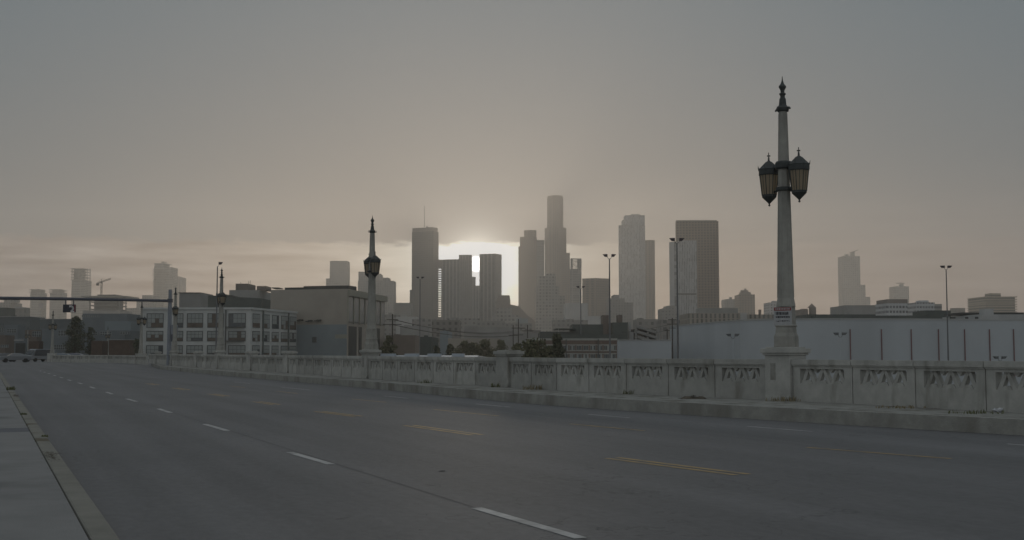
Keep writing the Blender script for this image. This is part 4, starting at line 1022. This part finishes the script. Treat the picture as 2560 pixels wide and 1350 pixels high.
# ------------------------------------------------------------------ far parapet round the bend
farP = [Vector((at_d(px,890,D).x, D)) for px, D in ((366,150),(300,172),(210,181),(130,186))]
fp = thing('far_parapet', (farP[0].x, farP[0].y, 0), 'low distant pale parapet closing the road before the brick buildings', 'parapet')
for a, b in zip(farP, farP[1:]):
    u = (b-a).normalized(); L_ = (b-a).length; n = max(1, round(L_/2.2)); l = L_/n
    for i in range(n):
        o = a+u*(i*l); mb = MB(); z = -0.1
        mb.obox(o,u,0.01,l-0.01,0,0.25,z,z+0.65); mb.obox(o,u,0.01,0.3,0,0.25,z+0.65,z+1.05); mb.obox(o,u,l-0.3,l-0.01,0,0.25,z+0.65,z+1.05)
        mb.obox(o,u,0.01,l-0.01,-0.04,0.29,z+1.05,z+1.25)
        for k in range(3): mb.obox(o,u,0.3+(l-0.6)*(k+0.3)/3,0.3+(l-0.6)*(k+0.7)/3,0.05,0.2,z+0.65,z+1.05)
        mb.build('parapet_panel', m_conc, fp)

# ------------------------------------------------------------------ gantry with hanging sign
m_gan = mat('gantry_blue_grey', (0.085,0.09,0.11), 0.6, 0.4)
m_gpost = mat('gantry_post_grey', (0.24,0.26,0.29), 0.6, 0.4, 0.1, 1.0)
def gantry():
    D = 118; A = Vector((M_(425,D,760), D)); t = thing('sign_gantry', (A.x, A.y, 0), 'long blue grey overhead gantry arm on a post beside the parapet', 'gantry')
    MB().tube([(A.x,D,0.0),(A.x,D,Z_(724,D))],[0.24,0.17],10).build('post', m_gpost, t)
    arm = MB(); arm.tube([(A.x,D,Z_(752,D)),(M_(190,D),D-4,Z_(747,D-4)),(M_(-60,D),D-8,Z_(744,D-8))],[0.13,0.15,0.17],8); arm.build('arm', m_gan, t)
    MB().box(A.x-0.22,A.x+0.22,D-0.22,D+0.22,Z_(756,D),Z_(747,D)).build('clamp', m_gan, t)
    MB().box(A.x+0.2,A.x+0.75,D-0.25,D+0.25,Z_(836,D),Z_(812,D)).build('control_box', m_gpost, t)
    # signal heads on the post
    for y in (815, 845):
        hd = MB().box(A.x+0.3,A.x+0.62,D-0.45,D-0.255,Z_(y+9,D),Z_(y-9,D)).build('signal_head', m_gan, t) if y == 845 else None
    Ds = D-4.6; s = thing('hanging_sign', (M_(173,Ds), Ds, Z_(770,Ds)), 'dark sign with white hooked arrow and red edge hanging from the gantry arm', 'sign')
    x0, x1, z0, z1 = M_(157,Ds), M_(188.5,Ds), Z_(781,Ds), Z_(761,Ds)
    MB().box(x0,x1,Ds,Ds+0.12,z0,z1).build('board', mat('sign_black',(0.035,0.038,0.05),0.5), s)
    MB().box(x1-0.12,x1-0.02,Ds-0.012,Ds-0.002,z0+0.04,z1-0.04).build('red_edge', mat('sign_red',(0.20,0.035,0.05),0.5), s)
    wmat = mat('sign_white',(0.72,0.70,0.68),0.5)
    pts = [(173.5,766),(178,765.5),(181.5,768),(182.5,772),(180.5,776),(178,778.5)]
    mb = MB()
    P3 = [Vector((M_(a,Ds),Ds-0.02,Z_(b,Ds))) for a,b in pts]
    for p,q in zip(P3,P3[1:]):
        d = (q-p).normalized(); nn = Vector((-d.z,0,d.x))*0.085
        mb.add([p-nn-d*0.03,p+nn-d*0.03,q+nn+d*0.03,q-nn+d*0.03, *[v+Vector((0,0.016,0)) for v in (p-nn-d*0.03,p+nn-d*0.03,q+nn+d*0.03,q-nn+d*0.03)]],[(0,1,2,3),(7,6,5,4),(0,4,5,1),(1,5,6,2),(2,6,7,3),(3,7,4,0)])
    mb.box(M_(176.5,Ds),M_(185.5,Ds),Ds-0.023,Ds-0.005,Z_(780,Ds),Z_(777.5,Ds))
    mb.build('arrow', wmat, s)
    za = Z_(747,Ds)
    mb = MB()
    for px in (163,183): mb.box(M_(px,Ds)-0.04,M_(px,Ds)+0.04,Ds+0.02,Ds+0.10,z1,za)
    mb.build('hanger', m_gan, s)
gantry()

# ------------------------------------------------------------------ light masts
m_mast = mat('galvanised_mast', (0.14,0.145,0.15), 0.6, 0.4, 0.1, 1.0); m_head = mat('lamp_head_dark', (0.035,0.03,0.045), 0.6, 0.3)
m_head2 = mat('lamp_head_grey', (0.13,0.14,0.145), 0.6, 0.3)
def mast(px, ytop, D, label, single=False, w=1.0):
    X = M_(px, D, (ytop+HZ)/2); zt = Z_(ytop+12, D)
    X = M_(px, D, ytop+80)
    t = thing('light_mast', (X, D, GZ), label, 'floodlight mast', 'floodlight masts in the rail yard')
    MB().tube([(X,D,GZ),(X,D,zt)],[0.17,0.09] if ytop < 800 else [0.07,0.05],8).build('mast_pole', m_mast if ytop < 800 else m_ware, t)
    b = MB(); hs = []
    for sg in ((1,) if single else (-1,1)):
        b.tube([(X,D,zt-0.05),(X+0.22*sg*w,D,zt+0.08),(X+0.32*sg*w,D,zt+0.35)],0.04,5)
        c = X+0.62*sg*w; zc = zt+0.50
        h = MB(); vs = []
        for yy in (-0.3,0.3):
            vs += [(c-0.30*sg*w,D+yy,zc-0.20),(c+0.10*sg*w,D+yy,zc-0.18),(c+0.42*sg*w,D+yy,zc+0.20),(c-0.30*sg*w,D+yy,zc+0.22)]
        h.add(vs,[(0,1,2,3),(7,6,5,4),(0,4,5,1),(1,5,6,2),(2,6,7,3),(3,7,4,0)]); hs.append(h)
    b.build('mast_bracket', m_mast, t)
    for h in hs: h.build('flood_head', m_head2 if ytop > 800 else m_head, t)
for a in ((1693,596,168,'tall floodlight mast before the pale slab tower'),(1524,635,187,'floodlight mast right of the brown cubic tower'),
          (1452,711,271,'small distant floodlight mast left of the brown cubic tower'),(2367,662,215,'floodlight mast at right between the white offices and the tan offices'),
          (1050,687,300,'floodlight mast whose heads show dark against the antenna tower'),
          (1833,834,185,'low floodlight left of the near lamp, its heads below the warehouse roof line'),(2102,831,185,'low floodlight right of the near lamp, before the warehouse wall'),
          (2502,890,190,'lowest floodlight, barely above the parapet at far right')): mast(*a)
mast(542.5,654,200,'single headed mast left of the third lamp standard',True,0.8)

# ------------------------------------------------------------------ utility poles and wires
m_wood = mat('pole_wood', (0.05,0.045,0.04), 0.9, 0.1, 0.2, 2)
def upole(px, ytop, D, arms, label):
    X = M_(px,D,840); t = thing('utility_pole', (X,D,GZ), label, 'utility pole', 'wooden utility poles')
    MB().tube([(X,D,GZ),(X,D,Z_(ytop,D))],[0.17,0.12],6).build('pole', m_wood, t)
    for (y, w) in arms: MB().box(X-w,X+w,D-0.18,D-0.10,Z_(y+1,D),Z_(y-0.6,D)).build('crossarm', m_wood, t)
    return X
upole(981,785,210,[(799,1.0),(811,1.6)],'wooden utility pole right of the beige warehouse')
upole(1283,812,320,[(838,1.2)],'leftmost of the three thin poles behind the trees')
upole(1296,798,300,[(820,1.7),(837,1.2)],'middle pole with crossarms behind the trees')
upole(1319,812,300,[(827,1.4)],'rightmost of the three thin poles behind the trees')
upole(1681,795,260,[(799,0.9),(810,1.2),(820,0.7)],'utility pole above the low white wing')
upole(1668,822,280,[(826,0.6)],'short pole left of the pole above the low white wing')
w = MB()
def wire(a, b, D0, D1, sag=1.0):
    p = Vector((M_(a[0],D0),D0,Z_(a[1],D0))); q = Vector((M_(b[0],D1),D1,Z_(b[1],D1))); pts = []
    for i in range(9):
        t = i/8; v = p.lerp(q,t); v.z -= sag*4*t*(1-t); pts.append(v)
    w.tube(pts, 0.03, 3)
for k in range(3): wire((981+k*3,799),(1283,828+k*2),210,320,1.2)
for k in range(2): wire((981-k*3,811),(1296,837+k),210,300,1.2)
wire((1319,827),(1668,826),300,280,2); wire((1296,820),(1681,810),300,260,2)
wo = w.build('power_lines', m_wood); tag(wo, 'thin sagging power lines strung between the wooden poles', 'wires')

# ------------------------------------------------------------------ trees
m_leaf = [mat('foliage_olive', (0.12,0.122,0.070), 0.8, 0.2, 0.35, 0.6), mat('foliage_dark', (0.085,0.092,0.058), 0.8, 0.2, 0.35, 0.6)]
m_bark = mat('bark', (0.06,0.05,0.04), 0.9, 0.1, 0.2, 2)
def tree(px, ytop, wpx, D, label, shape='round', mi=0, base=GZ, n=1500, seed=1):
    r = random.Random(seed); X = M_(px,D,870); zt = Z_(ytop,D); R_ = wpx*D/F/2
    t = thing('tree', (X,D,base), label, 'tree', 'trees behind the parapet' if base == GZ else None)
    H = zt-base; zc0 = base+H*0.18
    MB().tube([(X,D,base),(X+0.1,D,base+H*0.35),(X-0.1,D,base+H*0.75)],[0.22,0.16,0.05],6).build('trunk', m_bark, t)
    clumps = []
    for k in range(26):
        tt = (k+0.5)/26; z = zc0+(zt-zc0)*tt
        rad = R_*(1-tt)**0.75 if shape == 'cone' else R_*math.sqrt(max(0.05,1-(2*tt-0.85)**2/1.4))
        a = r.uniform(0,6.28); rr = rad*r.uniform(0.1,0.7)
        clumps.append((X+rr*math.cos(a), D+rr*math.sin(a), min(z, zt-0.3*R_*0.4), max(0.4, R_*r.uniform(0.28,0.55)*(0.6 if tt > .8 else 1))))
    mb = MB(); sz = max(0.14, 0.5*D/F*1.6)
    for i in range(n):
        c = r.choice(clumps); th, ph = r.uniform(0,6.28), math.acos(r.uniform(-1,1)); q = c[3]*r.uniform(0.45,1.22)
        p = Vector((c[0]+q*math.sin(ph)*math.cos(th), c[1]+q*math.sin(ph)*math.sin(th), c[2]+q*0.8*math.cos(ph)))
        a = Vector((r.uniform(-1,1),r.uniform(-1,1),r.uniform(-1,1))).normalized(); b = a.cross(Vector((r.uniform(-1,1),r.uniform(-1,1),r.uniform(-1,1)))).normalized()
        s = sz*r.uniform(0.7,1.6); mb.add([p-a*s-b*s*.5, p+a*s-b*s*.4, p+a*s*.9+b*s*.5, p-a*s*.8+b*s*.6],[(0,1,2,3)])
    mb.build('crown', m_leaf[mi], t)
tr = [(1372,868,62,158,'low bush between the wide olive bush and the cone shaped tree','round',0),(1188,860,56,255,'low bush between the two roundish trees above the parapet','round',0),(1392,838,74,150,'dark cone shaped tree before the brick banded building','cone',1),(1335,852,136,140,'wide olive bush left of the cone shaped tree','round',0),
 (1297,862,60,165,'small bush between the plain pier and the wide olive bush','round',0),(1212,851,74,260,'roundish tree above the parapet just left of the plain pier','round',0),
 (1164,854,78,250,'loose tree right of the four roof boxes','round',0),(1126,862,46,230,'small tree above the fourth roof box','round',1),
 (1091,868,36,220,'small dark tree above the third roof box','round',1),(972,842,46,200,'narrow olive tree right of the beige warehouse','round',0),
 (1250,852,54,280,'small tree directly behind the plain pier','round',0)]
for i, (px,y,w_,D,lab,sh,mi) in enumerate(tr): tree(px,y,w_,D,lab,sh,mi,n=3600,seed=i+3)
tree(186,792,62,262,'dark ragged tree below the hanging sign','round',1,base=-0.2,n=3000,seed=40)
tree(225,818,30,265,'low bush beside the dark ragged tree','round',1,base=-0.2,n=700,seed=41)
tree(342,848,26,245,'dark shrub at the right end of the brown brick wall','round',1,base=-0.2,n=500,seed=42)

# ------------------------------------------------------------------ parked cars at the far end
m_tyre = mat('tyre', (0.02,0.02,0.02), 0.8); m_cglass = mat('car_glass', (0.03,0.035,0.04), 0.1, 0.5)
def car(px, D, col, label, kind='car', rz=0.0, zb=0.0):
    X = M_(px,D,895); t = thing('parked_'+kind, (0,0,0), label, kind, 'cars parked at the far end of the road')
    m = mat('car_paint_'+'_'.join(str(int(c*100)) for c in col), col, 0.35, 0.5)
    L_, W_, H = (4.6,1.8,1.42) if kind == 'car' else (5.0,2.0,2.1)
    prof = [(-L_/2,0.35),(-L_/2,0.8),(-L_*0.46,0.92),(-L_*0.24,0.98),(-L_*0.10,H-0.03),(L_*0.08,H),(L_*0.28,H-0.12),(L_*0.42,0.98),(L_/2,0.88),(L_/2,0.35)] if kind == 'car' else \
           [(-L_/2,0.4),(-L_/2,1.0),(-L_*0.44,1.12),(-L_*0.30,1.95),(-L_*0.22,H),(L_*0.46,H),(L_/2,1.9),(L_/2,0.4)]
    mb = MB(); n = len(prof); vs = []
    for sy, k in ((-1,1),(1,1)):
        for (x, z) in prof:
            ins = 0.16 if z > 1.05 else 0.0
            vs.append((x, sy*(W_/2-ins), z))
    mb.add(vs, [tuple(range(n)), tuple(reversed(range(n,2*n)))]+[(i,(i+1)%n,n+(i+1)%n,n+i) for i in range(n)])
    mb.build('body', m, t, bevel=0.05)
    g = MB()
    zt = H-0.12; a, b = (-L_*0.20, L_*0.33) if kind == 'car' else (-L_*0.36, L_*0.40)
    for sy in (-1,1):
        y0, y1 = sy*(W_/2-0.02), sy*(W_/2-0.145)
        g.add([(a,y0,1.02),(b,y0,1.02),(b-0.25,y1+sy*0.01,zt),(a+0.35,y1+sy*0.01,zt)],[(0,1,2,3)])
    g.build('side_window', m_cglass, t)
    x0, z0_, x1_, z1_ = (-L_*0.25,1.0,-L_*0.115,H-0.08) if kind == 'car' else (-L_*0.445,1.18,-L_*0.31,1.9)
    MB().add([(x0-0.03,-W_/2+0.2,z0_),(x0-0.03,W_/2-0.2,z0_),(x1_-0.03,W_/2-0.28,z1_),(x1_-0.03,-W_/2+0.28,z1_)],[(0,1,2,3)]).build('windscreen', m_cglass, t)
    for x in (-L_*0.31, L_*0.31):
        for sy in (-1,1):
            w_ = MB(); nn = 14; vs = []
            for yy in (sy*(W_/2-0.22), sy*(W_/2+0.01)):
                for i in range(nn): vs.append((x+0.33*math.cos(i*2*math.pi/nn), yy, 0.33+0.33*math.sin(i*2*math.pi/nn)))
            w_.add(vs,[tuple(range(nn)),tuple(reversed(range(nn,2*nn)))]+[(i,(i+1)%nn,nn+(i+1)%nn,nn+i) for i in range(nn)]).build('wheel', m_tyre, t)
    for sy in (-1,1): MB().box(-L_/2-0.02,-L_/2+0.05,sy*0.62-0.16,sy*0.62+0.16,0.62,0.78).build('headlight', m_blind, t)
    t.location = (X, D, zb); t.rotation_euler = (0,0,rz)
car(38,186,(0.19,0.20,0.21),'pale sedan parked at the left edge before the garage door',rz=R(28))
car(8,196,(0.10,0.11,0.12),'dark car at the very left edge behind the pale sedan',rz=R(40))
car(98,200,(0.21,0.22,0.23),'pale van with rounded front, between the two left lamps','van',rz=R(62))
car(150,214,(0.15,0.18,0.21),'blue grey car half hidden behind the far parapet',rz=R(8))
car(182,216,(0.13,0.14,0.17),'dark blue car right of the blue grey car behind the far parapet',rz=R(5))

# ------------------------------------------------------------------ small things on the bridge
m_dry = mat('dry_weed', (0.26,0.22,0.14), 0.9, 0.1, 0.3, 20); m_grs = mat('green_weed', (0.15,0.16,0.085), 0.9, 0.1, 0.3, 20)
m_twig = mat('dead_leaves', (0.12,0.105,0.085), 0.9, 0.1, 0.4, 30)
def weed(px, py, z, h, w_, label, m, n=40, seed=0):
    r = random.Random(seed); c = on_z(px, py, z); t = MB()
    for i in range(n):
        a = r.uniform(0,6.28); q = w_*r.random()**0.7; bx, by = c.x+q*math.cos(a), c.y+q*math.sin(a)*0.6
        hh = h*r.uniform(0.4,1.0); lx, ly = r.uniform(-.5,.5)*hh, r.uniform(-.5,.5)*hh; ww = 0.010+h*0.02
        da = r.uniform(0,3.14); ux, uy = ww*math.cos(da), ww*math.sin(da)
        t.add([(bx-ux,by-uy,z-0.005),(bx+ux,by+uy,z-0.005),(bx+lx*0.5+ux*.7,by+ly*.5+uy*.7,z+hh*0.65),(bx+lx*0.5-ux*.7,by+ly*.5-uy*.7,z+hh*0.65),(bx+lx,by+ly,z+hh)],[(0,1,2,3),(3,2,4)])
    o = t.build('weed_clump', m); tag(o, label, 'weeds', 'weeds growing along the kerbs')
weed(27,975,0.2,0.16,0.16,'green weeds where the left kerb meets the sidewalk, farthest up',m_grs,70,1)
weed(60,1037,0.2,0.06,0.08,'thin weeds in the left kerb seam below the green clump',m_grs,40,2)
weed(112,1092,0.2,0.04,0.06,'short weeds at the break in the left kerb',m_grs,40,3)
weed(1430,976,CURB_H,0.20,0.30,'green weeds at the parapet foot right of the plain pier',m_grs,36,4)
weed(1236,968,CURB_H,0.20,0.22,'weeds at the foot of the plain pier',m_grs,32,5)
weed(1800,992,CURB_H,0.45,0.16,'dry stalks at a parapet joint left of the near lamp',m_dry,50,6)
weed(1868,995,CURB_H,0.60,0.22,'taller dry stalks just left of the near lamp pier',m_dry,60,7)
weed(2070,1004,CURB_H,0.20,0.5,'dry grass fringe right of the near lamp pier',m_dry,60,8)
weed(2440,1034,CURB_H,0.10,0.6,'low dry grass beside the crumpled white bag',m_grs,60,9)
weed(2250,1020,CURB_H,0.08,0.6,'sparse low grass on the walkway at right',m_dry,90,10)
weed(1060,958,CURB_H,0.20,0.3,'green weeds on the walkway far left of the plain pier',m_grs,30,11)
weed(1330,974,CURB_H,0.22,0.4,'low weeds at the parapet foot beside the plain pier',m_dry,60,12)
weed(1960,1003,CURB_H,0.16,0.5,'low dry grass at the foot of the near lamp pier',m_dry,60,13)
weed(1580,985,CURB_H,0.18,0.3,'low weeds at a joint midway between the two big piers',m_grs,60,14)
# heap of dead leaves
c = on_z(1733,997,CURB_H); mb = MB(); r = random.Random(5)
for i in range(420):
    q = r.random(); a = r.uniform(0,6.28); x = c.x+0.42*math.cos(a)*q; y = c.y+0.18*math.sin(a)*q; z = CURB_H+0.09*(1-q)*r.random()
    s = 0.03; e = [Vector((r.uniform(-1,1),r.uniform(-1,1),r.uniform(-.4,.4)))*s for _ in range(3)]; p = Vector((x,y,z+0.012)); mb.add([p+e[0],p+e[1],p+e[2]],[(0,1,2)])
for k in range(7):
    qx, qy = c.x+r.uniform(-.3,.3), c.y+r.uniform(-.12,.12); h_ = r.uniform(.03,.08); mb.lathe([(0.16,CURB_H-0.002),(0.12,CURB_H+h_*.5),(0.05,CURB_H+h_)],(qx,qy),9,r.random())
tag(mb.build('leaf_heap', m_twig), 'brown heap of dead leaves against the parapet left of the near lamp', 'leaf litter')
for (px, py, ln, lab) in ((128,1140,0.9,'brown dirt and leaves in the seam of the left kerb'),(40,990,1.6,'thin dirt line along the left kerb farther up')):
    q = xy(on_z(px, py, 0.203)); mb = MB(); r = random.Random(px)
    for i in range(300):
        d = q+LU*r.gauss(0,ln)*0.5+LN*(r.gauss(0,0.05)); s_ = r.uniform(0.008,0.028)
        e = [Vector((r.uniform(-1,1),r.uniform(-1,1),r.uniform(0,.5)))*s_ for _ in range(3)]; p = Vector((d.x,d.y,0.209)); mb.add([p+e[0],p+e[1],p+e[2]],[(0,1,2)])
    tag(mb.build('kerb_dirt', m_twig), lab, 'dirt', kind='stuff')
# crumpled white bag
c = on_z(2494,1030,CURB_H); bm = bmesh.new(); bmesh.ops.create_icosphere(bm, subdivisions=3, radius=1.0); r = random.Random(9)
for v in bm.verts:
    k = 1+0.18*math.sin(v.co.x*7+v.co.z*5)+r.uniform(-.09,.09); v.co = Vector((v.co.x*0.105*k*(1+0.25*v.co.z), v.co.y*0.07*k, max(-0.002,(v.co.z+0.75)*0.048*k)))
me = bpy.data.meshes.new('paper_bag'); bm.to_mesh(me); bm.free(); me.materials.append(mat('white_paper',(0.62,0.63,0.65),0.8)); o = bpy.data.objects.new('paper_bag', me); COL.objects.link(o); o.location = (c.x,c.y,CURB_H)
tag(o, 'crumpled white paper bag on the walkway at far right', 'litter')
# pebbles and scraps on the road, as countless litter
mb = MB(); r = random.Random(8)
for i in range(120):
    px, py = r.uniform(200,2500), r.uniform(1000,1345); q = on_z(px, py)
    if (xy(q)-La).dot(-LN) < 0.3: continue
    if q.y > 32: continue
    s = r.uniform(0.003,0.008); mb.lathe([(s,0.001),(s*0.8,s*0.7),(s*0.2,s)],(q.x,q.y),5,r.random())
tag(mb.build('road_grit', mat('grit',(0.22,0.22,0.21),0.9)), 'loose grit scattered on the asphalt', 'grit', kind='stuff')

# ------------------------------------------------------------------ haze
hz = MB().box(-1900, 1900, -70, 2920, GZ-1.2, 345)
m = bpy.data.materials.new('haze_air'); m.use_nodes = True; nt = m.node_tree; nt.nodes.clear()
v = nt.nodes.new('ShaderNodeVolumePrincipled'); v.inputs['Color'].default_value = (1.0,0.965,0.91,1); v.inputs['Density'].default_value = HAZE_DENS; v.inputs['Anisotropy'].default_value = HAZE_G
out = nt.nodes.new('ShaderNodeOutputMaterial'); nt.links.new(v.outputs[0], out.inputs['Volume'])
tag(hz.build('haze', m), 'even pale evening haze over the whole city', 'haze', kind='stuff')
print('panels', npan, 'objects', len(bpy.data.objects))
